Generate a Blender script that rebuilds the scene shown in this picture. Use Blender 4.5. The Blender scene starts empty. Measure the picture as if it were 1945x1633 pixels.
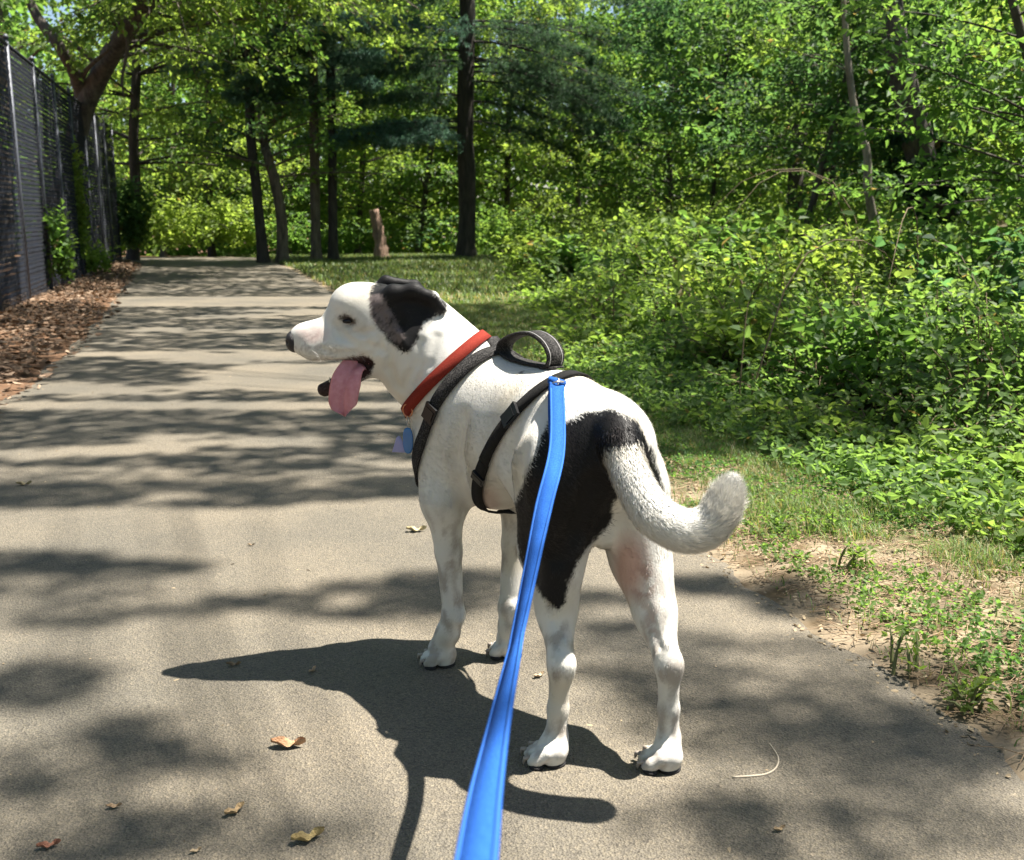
import bpy, math, random
import numpy as np
from mathutils import Vector
R = math.radians
random.seed(7); rng = np.random.default_rng(7)
scene = bpy.context.scene
col = scene.collection
# ---------------------------------------------------------------- camera
CH = 0.92; F = 2000.0; PW, PH = 1945.0, 1633.0; HOR = 410.0
PITCH = math.atan((PH/2-HOR)/F)
cam = bpy.data.cameras.new('camera'); camo = bpy.data.objects.new('camera', cam); col.objects.link(camo)
camo.location = (0, 0, CH); camo.rotation_euler = (R(90)-PITCH, 0, 0)
cam.sensor_fit = 'HORIZONTAL'; cam.sensor_width = 36; cam.lens = 36*F/PW
cam.clip_start = 0.05; cam.clip_end = 1000
cam.dof.use_dof = True; cam.dof.focus_distance = 2.1; cam.dof.aperture_fstop = 9.0
scene.camera = camo
# ---------------------------------------------------------------- light
SUN_OFF = np.array([-0.40, -0.085, -1.0])      # where a shadow falls for each metre of height
SD = -SUN_OFF/np.linalg.norm(SUN_OFF)
ELEV = math.asin(SD[2])
world = bpy.data.worlds.new('World'); scene.world = world; world.use_nodes = True
nt = world.node_tree; bg = nt.nodes['Background']
sky = nt.nodes.new('ShaderNodeTexSky'); sky.sky_type = 'NISHITA'; sky.sun_disc = False
sky.sun_elevation = ELEV; sky.sun_rotation = math.atan2(SD[0], SD[1])
nt.links.new(sky.outputs[0], bg.inputs[0]); bg.inputs[1].default_value = 0.05
sl = bpy.data.lights.new('sun', 'SUN'); sl.energy = 5.0; sl.angle = R(0.53); sl.color = (1, 0.95, 0.86)
so = bpy.data.objects.new('sun', sl); col.objects.link(so)
so.rotation_euler = Vector(SD).to_track_quat('Z', 'Y').to_euler()
scene.view_settings.view_transform = 'Standard'; scene.view_settings.look = 'None'
scene.view_settings.gamma = 1.0; scene.view_settings.exposure = 1.85
scene.cycles.max_bounces = 8; scene.cycles.transmission_bounces = 6; scene.cycles.transparent_max_bounces = 6
scene.cycles.use_adaptive_sampling = True

# ---------------------------------------------------------------- photo geometry: a pixel and a distance give a real point
_Fv = np.array([0, math.cos(PITCH), -math.sin(PITCH)]); _Uv = np.array([0, math.sin(PITCH), math.cos(PITCH)])
C0 = np.array([0, 0, CH])
def ray(x, y):
    return _Fv + (x-PW/2)/F*np.array([1., 0, 0]) - (y-PH/2)/F*_Uv
def at(x, y, Y):
    r = ray(x, y); return C0 + r*(Y/r[1])
def gnd(x, y, z=0.0):
    r = ray(x, y); return C0 + r*((z-CH)/r[2])
def pix(P):
    P = np.asarray(P, float)-C0
    d = P@_Fv
    return PW/2+F*P[..., 0]/d, PH/2-F*(P@_Uv)/d

# ---------------------------------------------------------------- object helpers
def tag(o, label=None, cat=None, group=None, kind=None):
    if label: o['label'] = label
    if cat: o['category'] = cat
    if group: o['group'] = group
    if kind: o['kind'] = kind
    return o
def empty(name, loc=(0, 0, 0), rz=0):
    o = bpy.data.objects.new(name, None); col.objects.link(o)
    o.location = tuple(loc); o.rotation_euler = (0, 0, rz); o.empty_display_size = 0.1
    return o
def mesh_obj(name, V, Fc, mat, parent=None, smooth=True, attrs=None, origin=None):
    """V (n,3); Fc = list of index arrays, each (m,k). attrs: {name: (n,) or (n,3)} per vertex."""
    V = np.asarray(V, np.float32)
    if origin is not None: V = V-np.asarray(origin, np.float32)
    if parent is not None and origin is None:
        V = V-np.array(parent.location if parent.parent is None else parent.parent.location, np.float32)
    if isinstance(Fc, np.ndarray): Fc = [Fc]
    Fc = [np.asarray(f, np.int32) for f in Fc if len(f)]
    me = bpy.data.meshes.new(name)
    me.vertices.add(len(V)); me.vertices.foreach_set('co', V.ravel())
    nl = sum(f.size for f in Fc); me.loops.add(nl)
    me.loops.foreach_set('vertex_index', np.concatenate([f.ravel() for f in Fc]))
    starts = []; tot = []; s = 0
    for f in Fc:
        k = f.shape[1]; starts.append(s+np.arange(len(f))*k); tot.append(np.full(len(f), k)); s += f.size
    me.polygons.add(sum(len(f) for f in Fc))
    me.polygons.foreach_set('loop_start', np.concatenate(starts).astype(np.int32))
    me.polygons.foreach_set('loop_total', np.concatenate(tot).astype(np.int32))
    me.polygons.foreach_set('use_smooth', np.full(len(me.polygons), smooth))
    for k, a in (attrs or {}).items():
        a = np.asarray(a, np.float32)
        if a.ndim == 1:
            at_ = me.attributes.new(k, 'FLOAT', 'POINT'); at_.data.foreach_set('value', a)
        else:
            at_ = me.attributes.new(k, 'FLOAT_COLOR', 'POINT')
            at_.data.foreach_set('color', np.hstack([a, np.ones((len(a), 1), np.float32)]).ravel())
    me.update(calc_edges=True); me.validate()
    if mat: me.materials.append(mat)
    o = bpy.data.objects.new(name, me); col.objects.link(o)
    if parent is not None: o.parent = parent
    if origin is not None: o.location = tuple(origin)
    return o
class MB:
    def __init__(s): s.V = []; s.Q = []; s.T = []; s.n = 0
    def add(s, V, Q=(), T=()):
        s.V.append(np.asarray(V, float))
        if len(Q): s.Q.append(np.asarray(Q)+s.n)
        if len(T): s.T.append(np.asarray(T)+s.n)
        s.n += len(V)
    def tube(s, P, r, k=8, cap=True, flat=1.0, jit=0.0):
        P = np.asarray(P, float); n = len(P); r = np.broadcast_to(np.asarray(r, float), (n,))
        T = np.gradient(P, axis=0); T /= np.linalg.norm(T, axis=1)[:, None]+1e-9
        up = np.array([0, 0, 1.]) if abs(T[0][2]) < .9 else np.array([1., 0, 0])
        A = np.cross(T[0], up); A /= np.linalg.norm(A); vs = []
        for i in range(n):
            A = A-T[i]*(A@T[i]); A /= np.linalg.norm(A); B = np.cross(T[i], A)
            a = np.linspace(0, 2*np.pi, k, endpoint=False)
            rr = r[i]*(1+jit*rng.normal(size=k)) if jit else r[i]*np.ones(k)
            vs.append(P[i]+(np.cos(a)*rr)[:, None]*A+(np.sin(a)*rr*flat)[:, None]*B)
        V = np.vstack(vs); i = np.arange(n-1)[:, None]*k; j = np.arange(k)[None]
        Q = np.stack([i+j, i+(j+1) % k, i+k+(j+1) % k, i+k+j], -1).reshape(-1, 4)
        T_ = []
        if cap:
            V = np.vstack([V, P[0], P[-1]]); c0, c1 = len(V)-2, len(V)-1
            jj = np.arange(k); T_ = np.vstack([np.stack([(jj+1) % k, jj, np.full(k, c0)], 1), np.stack([(n-1)*k+jj, (n-1)*k+(jj+1) % k, np.full(k, c1)], 1)])
        s.add(V, Q, T_)
    def box(s, c, sz, ax=None):
        c = np.asarray(c, float); h = np.asarray(sz, float)/2
        U = np.array([[x, y, z] for x in (-1, 1) for y in (-1, 1) for z in (-1, 1)])*h
        if ax is not None: U = U@np.asarray(ax)
        s.add(c+U, [[0, 1, 3, 2], [4, 6, 7, 5], [0, 4, 5, 1], [2, 3, 7, 6], [0, 2, 6, 4], [1, 5, 7, 3]])
    def ribbon(s, P, N, w, t):
        """strap with a box section: P centre line, N outward normals, w width vectors (n,3), t thickness"""
        P = np.asarray(P); N = np.asarray(N); w = np.asarray(w); n = len(P)
        V = np.stack([P-w/2, P+w/2, P+w/2+N*t, P-w/2+N*t], 1).reshape(-1, 3)
        i = np.arange(n-1)[:, None]*4; j = np.arange(4)[None]
        Q = np.stack([i+j, i+(j+1) % 4, i+4+(j+1) % 4, i+4+j], -1).reshape(-1, 4)
        s.add(V, np.vstack([Q, [[3, 2, 1, 0]], [[4*n-4, 4*n-3, 4*n-2, 4*n-1]]]))
    def build(s, name, mat, parent=None, smooth=True, origin=None, attrs=None):
        fs = []
        if s.Q: fs.append(np.vstack(s.Q))
        if s.T: fs.append(np.vstack(s.T))
        return mesh_obj(name, np.vstack(s.V), fs, mat, parent, smooth, attrs, origin)
def spline(P, n):
    """smooth Catmull-Rom through the points"""
    P = np.asarray(P, float); m = len(P)
    Q = np.vstack([2*P[0]-P[1], P, 2*P[-1]-P[-2]])
    t = np.linspace(0, m-1-1e-6, n); i = t.astype(int); u = (t-i)[:, None]
    a, b, c, d = Q[i], Q[i+1], Q[i+2], Q[i+3]
    return .5*((2*b)+(-a+c)*u+(2*a-5*b+4*c-d)*u**2+(-a+3*b-3*c+d)*u**3)
def vnoise(P, sc, seed=0):
    """cheap smooth value noise on (n,3) points, 0..1"""
    P = np.asarray(P)*sc; i = np.floor(P).astype(np.int64); f = P-i; f = f*f*(3-2*f); out = 0
    for dx in (0, 1):
        for dy in (0, 1):
            for dz in (0, 1):
                h = ((i[:, 0]+dx)*73856093) ^ ((i[:, 1]+dy)*19349663) ^ ((i[:, 2]+dz)*83492791) ^ (seed*2654435761)
                h = (h ^ (h >> 13))*1274126177 & 0x7fffffff
                v = ((h ^ (h >> 16)) & 0xffff)/65535.
                out = out+v*(f[:, 0] if dx else 1-f[:, 0])*(f[:, 1] if dy else 1-f[:, 1])*(f[:, 2] if dz else 1-f[:, 2])
    return out

# ---------------------------------------------------------------- materials
def mat_new(name):
    m = bpy.data.materials.new(name); m.use_nodes = True
    n = m.node_tree.nodes; return m, n, m.node_tree.links, n['Principled BSDF']
def plain(name, c, rough=0.7, bump=0.0, bsc=200, var=0.0, vsc=20, metal=0.0, spec=0.4, sheen=0):
    m, n, l, p = mat_new(name)
    p.inputs['Base Color'].default_value = (*c, 1); p.inputs['Roughness'].default_value = rough
    p.inputs['Metallic'].default_value = metal; p.inputs['Specular IOR Level'].default_value = spec
    p.inputs['Sheen Weight'].default_value = sheen
    tc = n.new('ShaderNodeTexCoord')
    if var:
        t = n.new('ShaderNodeTexNoise'); t.inputs['Scale'].default_value = vsc; t.inputs['Detail'].default_value = 6
        l.new(tc.outputs['Object'], t.inputs['Vector'])
        r = n.new('ShaderNodeValToRGB'); r.color_ramp.elements[0].position = .3; r.color_ramp.elements[1].position = .7
        r.color_ramp.elements[0].color = (*[x*(1-var) for x in c], 1); r.color_ramp.elements[1].color = (*[min(1, x*(1+var)) for x in c], 1)
        l.new(t.outputs['Fac'], r.inputs[0]); l.new(r.outputs[0], p.inputs['Base Color'])
    if bump:
        t = n.new('ShaderNodeTexNoise'); t.inputs['Scale'].default_value = bsc; t.inputs['Detail'].default_value = 4
        l.new(tc.outputs['Object'], t.inputs['Vector'])
        b = n.new('ShaderNodeBump'); b.inputs['Strength'].default_value = bump; b.inputs['Distance'].default_value = .01
        l.new(t.outputs['Fac'], b.inputs['Height']); l.new(b.outputs[0], p.inputs['Normal'])
    return m
def attr_mat(name, attr='tint', rough=0.6, trans=0.0, spec=.3, bump=0, bsc=300, tcol=(2.35, 2.3, 1.3)):
    """colour from a per-vertex attribute; trans = share of translucency (leaves)"""
    m, n, l, p = mat_new(name)
    a = n.new('ShaderNodeAttribute'); a.attribute_name = attr
    l.new(a.outputs['Color'], p.inputs['Base Color'])
    p.inputs['Roughness'].default_value = rough; p.inputs['Specular IOR Level'].default_value = spec
    if bump:
        tc = n.new('ShaderNodeTexCoord'); t = n.new('ShaderNodeTexNoise'); t.inputs['Scale'].default_value = bsc
        l.new(tc.outputs['Object'], t.inputs['Vector'])
        b = n.new('ShaderNodeBump'); b.inputs['Strength'].default_value = bump; b.inputs['Distance'].default_value = .005
        l.new(t.outputs['Fac'], b.inputs['Height']); l.new(b.outputs[0], p.inputs['Normal'])
    if trans:
        tr = n.new('ShaderNodeBsdfTranslucent'); mx = n.new('ShaderNodeMixShader'); mx.inputs[0].default_value = trans
        mul = n.new('ShaderNodeMix'); mul.data_type = 'RGBA'; mul.blend_type = 'MULTIPLY'; mul.inputs[0].default_value = 1
        mul.clamp_result = True
        l.new(a.outputs['Color'], mul.inputs[6]); mul.inputs[7].default_value = (*tcol, 1)
        l.new(mul.outputs[2], tr.inputs['Color'])
        l.new(p.outputs[0], mx.inputs[1]); l.new(tr.outputs[0], mx.inputs[2])
        l.new(mx.outputs[0], n['Material Output'].inputs[0])
    return m
FURN=330000
# ================================================================ the dog: one implicit surface, meshed once
VS = 0.0034
LO = np.array([-0.66, 1.36, -0.02]); HI = np.array([0.50, 2.40, 0.86])
NG = np.ceil((HI-LO)/VS).astype(int)
SDF = np.full(NG, 0.08, np.float32)
def _reg(lo, hi):
    a = np.maximum(((lo-LO)/VS).astype(int), 0); b = np.minimum(((hi-LO)/VS).astype(int)+2, NG)
    ix = [(LO[k]+np.arange(a[k], b[k])*VS).astype(np.float32) for k in range(3)]
    return (slice(a[0], b[0]), slice(a[1], b[1]), slice(a[2], b[2])), np.meshgrid(*ix, indexing='ij', sparse=True)
def _merge(sl, d, k, sub=False):
    A = SDF[sl]
    if sub:
        h = np.clip(.5-.5*(A+d)/k, 0, 1); SDF[sl] = A*(1-h)-d*h+k*h*(1-h)
    else:
        h = np.clip(.5+.5*(A-d)/k, 0, 1); SDF[sl] = A*(1-h)+d*h-k*h*(1-h)
def cone(a, b, ra, rb, k=.02, sub=False):
    """capsule whose radius goes from ra to rb"""
    a = np.asarray(a, float); b = np.asarray(b, float); m = max(ra, rb)+k+.03
    sl, (X, Y, Z) = _reg(np.minimum(a, b)-m, np.maximum(a, b)+m)
    ab = b-a; L2 = ab@ab+1e-9
    t = np.clip(((X-a[0])*ab[0]+(Y-a[1])*ab[1]+(Z-a[2])*ab[2])/L2, 0, 1)
    d = np.sqrt((X-a[0]-t*ab[0])**2+(Y-a[1]-t*ab[1])**2+(Z-a[2]-t*ab[2])**2)-(ra+(rb-ra)*t)
    _merge(sl, d, k, sub)
def chain(P, r, k=.02):
    for i in range(len(P)-1): cone(P[i], P[i+1], r[i], r[i+1], k if i == 0 else min(k, .012))
def ell(c, r, ax=None, k=.02, sub=False):
    c = np.asarray(c, float); r = np.asarray(r, float); m = r.max()+k+.03
    sl, (X, Y, Z) = _reg(c-m, c+m)
    A = np.eye(3) if ax is None else np.asarray(ax)
    q = [(X-c[0])*A[i][0]+(Y-c[1])*A[i][1]+(Z-c[2])*A[i][2] for i in range(3)]
    k0 = np.sqrt(sum((q[i]/r[i])**2 for i in range(3))); k1 = np.sqrt(sum((q[i]/r[i]**2)**2 for i in range(3)))
    _merge(sl, k0*(k0-1)/(k1+1e-6), k, sub)
def tri(a, b, c, r, k=.01):
    a, b, c = [np.asarray(v, float) for v in (a, b, c)]; m = r+k+.02
    sl, (X, Y, Z) = _reg(np.min([a, b, c], 0)-m, np.max([a, b, c], 0)+m)
    P = np.stack(np.broadcast_arrays(X, Y, Z), -1)
    n = np.cross(b-a, a-c); d2 = None
    ok = 0
    for u, v in ((a, b), (b, c), (c, a)):
        e = v-u; p = P-u
        ok = ok+np.sign(p@np.cross(e, n))
        t = np.clip(p@e/(e@e), 0, 1); q = p-t[..., None]*e; q = (q*q).sum(-1)
        d2 = q if d2 is None else np.minimum(d2, q)
    pn = ((P-a)@n)**2/(n@n)
    d = np.sqrt(np.where(ok < 2, d2, pn))-r
    _merge(sl, d.astype(np.float32), k)
# body frame: s forward, t to the dog's right, z up
BO = np.array([0.04, 1.92]); BF = np.array([-.505, .863]); BR = np.array([.863, .505])
def L(s, t, z): q = BO+s*BF+t*BR; return np.array([q[0], q[1], z])
AXB = np.array([[*BF, 0], [*BR, 0], [0, 0, 1.]])
def tilt(p, ax=AXB):       # pitch the body frame (nose up by p)
    c, s = math.cos(p), math.sin(p); f = ax[0]*c+np.array([0, 0, s]); return np.array([f, ax[1], np.cross(ax[1], f)*-1 if False else np.cross(f, ax[1])])
# head frame: pixel plus w = metres from the head's middle plane, positive towards the near side
HA = R(8)
HFd = np.array([-math.cos(HA), -math.sin(HA), 0]); HN = np.array([math.sin(HA), -math.cos(HA), 0])
HC = at(720, 600, 2.10)
def Hd(x, y, w=0.):
    r = ray(x, y); t = ((HC-C0)@HN)/(r@HN); return C0+r*t+HN*w
AXH = np.array([HFd, HN, [0, 0, 1.]])

# trunk
ell(L(.150, 0, .495), (.155, .104, .150), tilt(R(4)), .03)
ell(L(.215, 0, .470), (.105, .092, .130), tilt(R(20)), .04)
ell(L(.02, 0, .515), (.17, .098, .122), tilt(R(-3)), .05)
ell(L(-.11, 0, .540), (.14, .088, .098), tilt(R(-2)), .05)
ell(L(-.215, 0, .535), (.100, .093, .098), tilt(R(25)), .04)
cone(L(.18, 0, .585), L(-.12, 0, .592), .05, .048, .04)
# neck
NB = L(.20, -.015, .55); NT = Hd(772, 622, -.01)
cone(NB, NT, .105, .068, .04)
cone(L(.27, -.01, .49), Hd(765, 668, -.01), .085, .055, .04)
cone(L(.16, 0, .60), Hd(800, 600, -.02), .055, .050, .04)
# shoulders, upper arms, forelegs
CLAWS = []
def paw_shape(c, fd, rd):
    ax = np.array([[*fd, 0], [*rd, 0], [0, 0, 1.]])
    G = .98
    ell([c[0]-.008*fd[0], c[1]-.008*fd[1], .026], (.029, .025, .022), ax, .014)
    ell([c[0]-.014*fd[0], c[1]-.014*fd[1], .012], (.018, .022, .012), ax, .006)
    for u, v, sp in ((-.0285, .004, -.5), (-.0105, .024, -.12), (.0105, .024, .12), (.0285, .004, .5)):
        dd = fd+rd*sp; dd = dd/np.linalg.norm(dd); u *= G; v *= G
        p = c+rd*u+fd*v; kn = p-dd*.018; bk = c+rd*u*.55-fd*.012
        cone([*bk, .031], [*kn, .029], .0095, .0112, .004)
        cone([*kn, .028], [*p, .0165], .0108, .0128, .0012)
        cone([*p, .0170], [*(p+dd*.007), .0130], .0128, .0098, .0015)
        CLAWS.append((np.array([*(p+dd*.017), .0165]), np.array([*dd, 0])))
    for u in (-.0195, 0, .0195):
        a = c+rd*u*G+fd*.040; b = c+rd*u*.8-fd*.004
        cone([*a, .020], [*b, .046], .0036, .0036, .0045, True)
for sg, paw, el, wr in ((-1, gnd(836, 1262), L(.205, -.085, .36), None), (1, gnd(964, 1246), L(.185, .080, .36), None)):
    sh = L(.235, .072*sg, .47)
    ell(L(.20, .078*sg, .51), (.075, .038, .105), tilt(R(-15)), .03)
    cone(sh, el, .062, .045, .03)
    paw = np.array([paw[0], paw[1], 0])
    wrist = np.array([paw[0], paw[1], .115])+np.array([.030, -.012, 0]) if sg < 0 else np.array([paw[0], paw[1], .115])+np.array([.004, -.012, 0])
    ank = wrist*.45+np.array([paw[0], paw[1], .04])*.55+np.array([.004, -.004, 0])
    chain([el, el*.55+wrist*.45+np.array([0, .004, 0]), wrist], [.041, .0265, .0215], .03)
    chain([wrist, ank, [paw[0], paw[1], .038]], [.0222, .0235, .024], .014)
    cone(wrist+np.array([.010, -.014, .010]), wrist+np.array([.012, -.017, .004]), .011, .010, .008)
    cone(wrist+np.array([.012, -.012, -.004]), wrist+np.array([.012, -.016, -.004]), .009, .009, .006)
    fd = np.array([-.70, .714]) if sg > 0 else np.array([-.88, .475])
    rd = np.array([fd[1], -fd[0]])
    c = np.array([paw[0], paw[1]])
    paw_shape(c, fd, rd)
# hind legs
def hind(hip, knee, hock, fet, paw, fd, big=1.0):
    chain([hip, knee], [.083*big, .054*big], .03)
    cone(hip+(knee-hip)*.15+np.array([.035*BF[0]*-1, -.035*BF[1], -.01]), knee*.35+hock*.65, .055, .026, .04)
    chain([knee, knee*.5+hock*.5+np.array([0, -.002, 0]), hock], [.053*big, .0335, .0198], .03)
    cone(hock+np.array([.008, -.010, .010]), hock+np.array([.006, -.006, -.014]), .0065, .0075, .018)
    cone(knee*.15+hock*.85+np.array([.005, -.022, .012]), hock+np.array([.004, -.012, .005]), .008, .010, .014)
    chain([hock, hock*.4+fet*.6, fet], [.0195, .0168, .0188], .020)
    rd = np.array([fd[1], -fd[0]]); c = np.array(paw[:2])
    cone(fet, [c[0]-.010*fd[0], c[1]-.010*fd[1], .032], .0190, .019, .012)
    paw_shape(c, fd, rd)
fdl = np.array([-.82, .57]); fdl /= np.linalg.norm(fdl); fdr = np.array([-.76, .65]); fdr /= np.linalg.norm(fdr)
pl = gnd(1040, 1448); pr = gnd(1257, 1458)
hind(L(-.185, -.060, .500), at(1046, 1040, 1.80), at(1066, 1262, 1.655), at(1056, 1400, 1.665), pl, fdl)
hind(L(-.195, .058, .485), at(1215, 1060, 1.765), at(1270, 1262, 1.640), at(1270, 1400, 1.655), pr, fdr, .88)
# flank fold in front of the thigh
cone(L(-.06, -.055, .47), at(1046, 1000, 1.82), .042, .038, .03)
cone(L(-.06, .055, .46), at(1190, 1010, 1.80), .04, .035, .03)
ell(L(-.23, .0, .40), (.02, .022, .035), AXB, .02)
# tail
TP = [at(1172, 812, 1.665), at(1186, 868, 1.625), at(1206, 920, 1.59), at(1240, 975, 1.565), at(1290, 1006, 1.55), at(1336, 1004, 1.545), at(1368, 970, 1.545), at(1384, 935, 1.545)]
TPS = spline(TP, 22)
TR = np.interp(np.linspace(0, 7, 22), [0, 1, 2, 3, 4, 5, 6, 7], [.036, .0285, .0285, .031, .0315, .0300, .0265, .0175])
for i in range(21): cone(TPS[i], TPS[i+1], TR[i], TR[i+1], .016 if i < 3 else .006)

# head
ell(Hd(712, 597), (.078, .060, .062), AXH, .02)
ell(Hd(672, 580), (.048, .046, .044), AXH, .02)
for w in (-1, 1):
    ell(Hd(725, 640, .030*w), (.055, .034, .046), AXH, .025)
    ell(Hd(668, 575, .026*w), (.026, .020, .020), AXH, .012)       # brow
    cone(Hd(668, 655, .022*w), Hd(594, 659, .013*w), .028, .0235, .012)
    cone(Hd(594, 659, .013*w), Hd(574, 656, .008*w), .0235, .017, .008)   # flews
    ell(Hd(682, 640, .032*w), (.030, .020, .026), AXH, .015)
cone(Hd(662, 625), Hd(592, 638), .038, .0275, .024)
ell(Hd(642, 600), (.022, .020, .016), AXH, .02)
cone(Hd(605, 634), Hd(576, 636), .026, .0225, .012)
ell(Hd(566, 645), (.018, .019, .024), AXH, .006)
# eye hollow
for w in (-1, 1):
    ell(Hd(658, 609, .046*w), (.014, .010, .010), AXH, .010, True)
# lower jaw and throat
cone(Hd(735, 676), Hd(674, 706), .032, .022, .015)
cone(Hd(674, 706), Hd(617, 739), .022, .0150, .008)
cone(Hd(745, 670), Hd(778, 700, -.01), .045, .058, .03)
# mouth opening
cone(Hd(700, 692), Hd(610, 712), .0075, .016, .006, True)
for w in (-1, 1): cone(Hd(700, 691, .03*w), Hd(640, 704, .03*w), .0075, .014, .006, True)
# ears (folded back), the near one and the far one
tri(Hd(742, 560, .044), Hd(826, 580, .050), Hd(771, 650, .066), .0065, .012)
chain([Hd(724, 572, .044), Hd(745, 553, .046), Hd(785, 549, .052), Hd(818, 562, .054), Hd(838, 583, .052)], [.016, .015, .0135, .011, .006], .014)
cone(Hd(822, 580, .052), Hd(774, 652, .068), .007, .0075, .010)
cone(Hd(736, 592, .056), Hd(768, 648, .066), .006, .007, .008)
ell(Hd(756, 598, .064), (.010, .008, .022), AXH, .010, True)
tri(Hd(740, 556, -.044), Hd(840, 588, -.050), Hd(780, 650, -.060), .0058, .010)
chain([Hd(706, 556, -.042), Hd(734, 537, -.046), Hd(790, 545, -.050), Hd(848, 588, -.052)], [.010, .011, .010, .004], .010)
# loose skin of the throat and neck: shallow folds; shoulder and rib lines
def crease(pts, r=.004, k=.012, dep=.001):
    P = [hit(x, y) for x, y in pts]
    P = [p+n*(r-dep) for p, n in P]
    for i in range(len(P)-1): cone(P[i], P[i+1], r, r, k, True)

def trilin(P):
    q = (np.asarray(P)-LO)/VS; q = np.clip(q, 0, NG-1.001); i = q.astype(int); f = q-i; o = 0
    for a in (0, 1):
        for b in (0, 1):
            for c in (0, 1):
                o = o+SDF[i[..., 0]+a, i[..., 1]+b, i[..., 2]+c]*(f[..., 0] if a else 1-f[..., 0])*(f[..., 1] if b else 1-f[..., 1])*(f[..., 2] if c else 1-f[..., 2])
    return o
def sgrad(P):
    P = np.asarray(P); e = VS*1.2; g = np.stack([trilin(P+np.eye(3)[k]*e)-trilin(P-np.eye(3)[k]*e) for k in range(3)], -1)
    return g/(np.linalg.norm(g, axis=-1, keepdims=True)+1e-9)
def hit(x, y):
    """first point of the dog under a photo pixel, and its normal"""
    r = ray(x, y); r = r/np.linalg.norm(r); t = np.arange(1.3, 2.6, .001)
    d = trilin(C0+t[:, None]*r); i = np.where(d < 0)[0]
    if not len(i): i = [int(np.argmin(d))]
    p = C0+t[i[0]]*r; return p, sgrad(p)
crease([(800, 650), (790, 690), (765, 740)], .005, .014, .0025)
crease([(830, 640), (812, 690), (790, 730)], .005, .014, .002)
crease([(745, 665), (740, 700), (752, 730)], .005, .014, .002)
crease([(700, 655), (728, 668)], .004, .010, .0015)
crease([(668, 630), (690, 634), (706, 628)], .004, .010, .0018)
crease([(640, 622), (648, 636), (668, 650)], .005, .014, .0020)
crease([(708, 672), (722, 660), (726, 645)], .004, .010, .0018)
crease([(612, 664), (640, 672), (672, 668)], .004, .010, .0012)
crease([(878, 800), (868, 880), (885, 960)], .010, .030, .003)
crease([(990, 860), (985, 940)], .012, .03, .002)
crease([(1120, 920), (1090, 1010), (1060, 1060)], .010, .025, .003)
crease([(1045, 1150), (1060, 1220)], .004, .012, .002)
crease([(1052, 1180), (1064, 1235)], .004, .010, .0022)
crease([(1228, 1160), (1252, 1225)], .004, .012, .0025)
crease([(868, 1090), (872, 1170)], .004, .012, .0018)
def surface_nets():
    S = SDF < 0
    c = np.zeros(tuple(NG-1), np.int8)
    for a in (0, 1):
        for b in (0, 1):
            for d in (0, 1): c += S[a:NG[0]-1+a, b:NG[1]-1+b, d:NG[2]-1+d]
    I = np.argwhere((c > 0) & (c < 8)); del c
    idx = np.full(tuple(NG-1), -1, np.int32); idx[I[:, 0], I[:, 1], I[:, 2]] = np.arange(len(I))
    acc = np.zeros((len(I), 3)); cnt = np.zeros(len(I))
    cs = [(a, b, d) for a in (0, 1) for b in (0, 1) for d in (0, 1)]
    for u in cs:
        for ax in range(3):
            if u[ax]: continue
            v = list(u); v[ax] = 1
            A = SDF[I[:, 0]+u[0], I[:, 1]+u[1], I[:, 2]+u[2]]; B = SDF[I[:, 0]+v[0], I[:, 1]+v[1], I[:, 2]+v[2]]
            m = (A < 0) != (B < 0); t = np.where(m, A/(A-B+1e-12), 0)
            p = np.array(u, float)[None]+np.zeros((len(I), 3)); p[:, ax] += t
            acc[m] += p[m]; cnt[m] += 1
    V = LO+(I+acc/cnt[:, None])*VS
    Fs = []
    for ax in range(3):
        A = np.moveaxis(S, ax, 0); d = np.argwhere(A[1:] != A[:-1]); sgn = A[1:][tuple(d.T)]
        o = [k for k in range(3) if k != ax]; P = np.zeros((len(d), 3), int)
        P[:, ax] = d[:, 0]; P[:, o[0]] = d[:, 1]; P[:, o[1]] = d[:, 2]
        ok = (P[:, o[0]] > 0) & (P[:, o[1]] > 0) & (P < NG-1).all(1); P = P[ok]; sgn = sgn[ok]
        q = []
        for a, b in ((0, 0), (1, 0), (1, 1), (0, 1)):
            Q = P.copy(); Q[:, o[0]] -= a; Q[:, o[1]] -= b; q.append(idx[Q[:, 0], Q[:, 1], Q[:, 2]])
        q = np.stack(q, 1); fl = sgn if ax != 1 else ~sgn
        q[fl] = q[fl][:, ::-1]; Fs.append(q)
    return V, np.vstack(Fs)
DV, DF = surface_nets()
DN = sgrad(DV)
def inpoly(x, y, poly):
    c = np.zeros(x.shape, bool); n = len(poly)
    for i in range(n):
        x0, y0 = poly[i]; x1, y1 = poly[(i+1) % n]
        c ^= ((y0 > y) != (y1 > y)) & (x < (x1-x0)*(y-y0)/(y1-y0+1e-9)+x0)
    return c
def coat(P, rag=4.0, ns=5):
    o = coat1(P, rag)
    for q in range(ns-1): o = o+coat1(P+rng.normal(0, .0022, P.shape), rag)
    return o/ns
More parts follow.
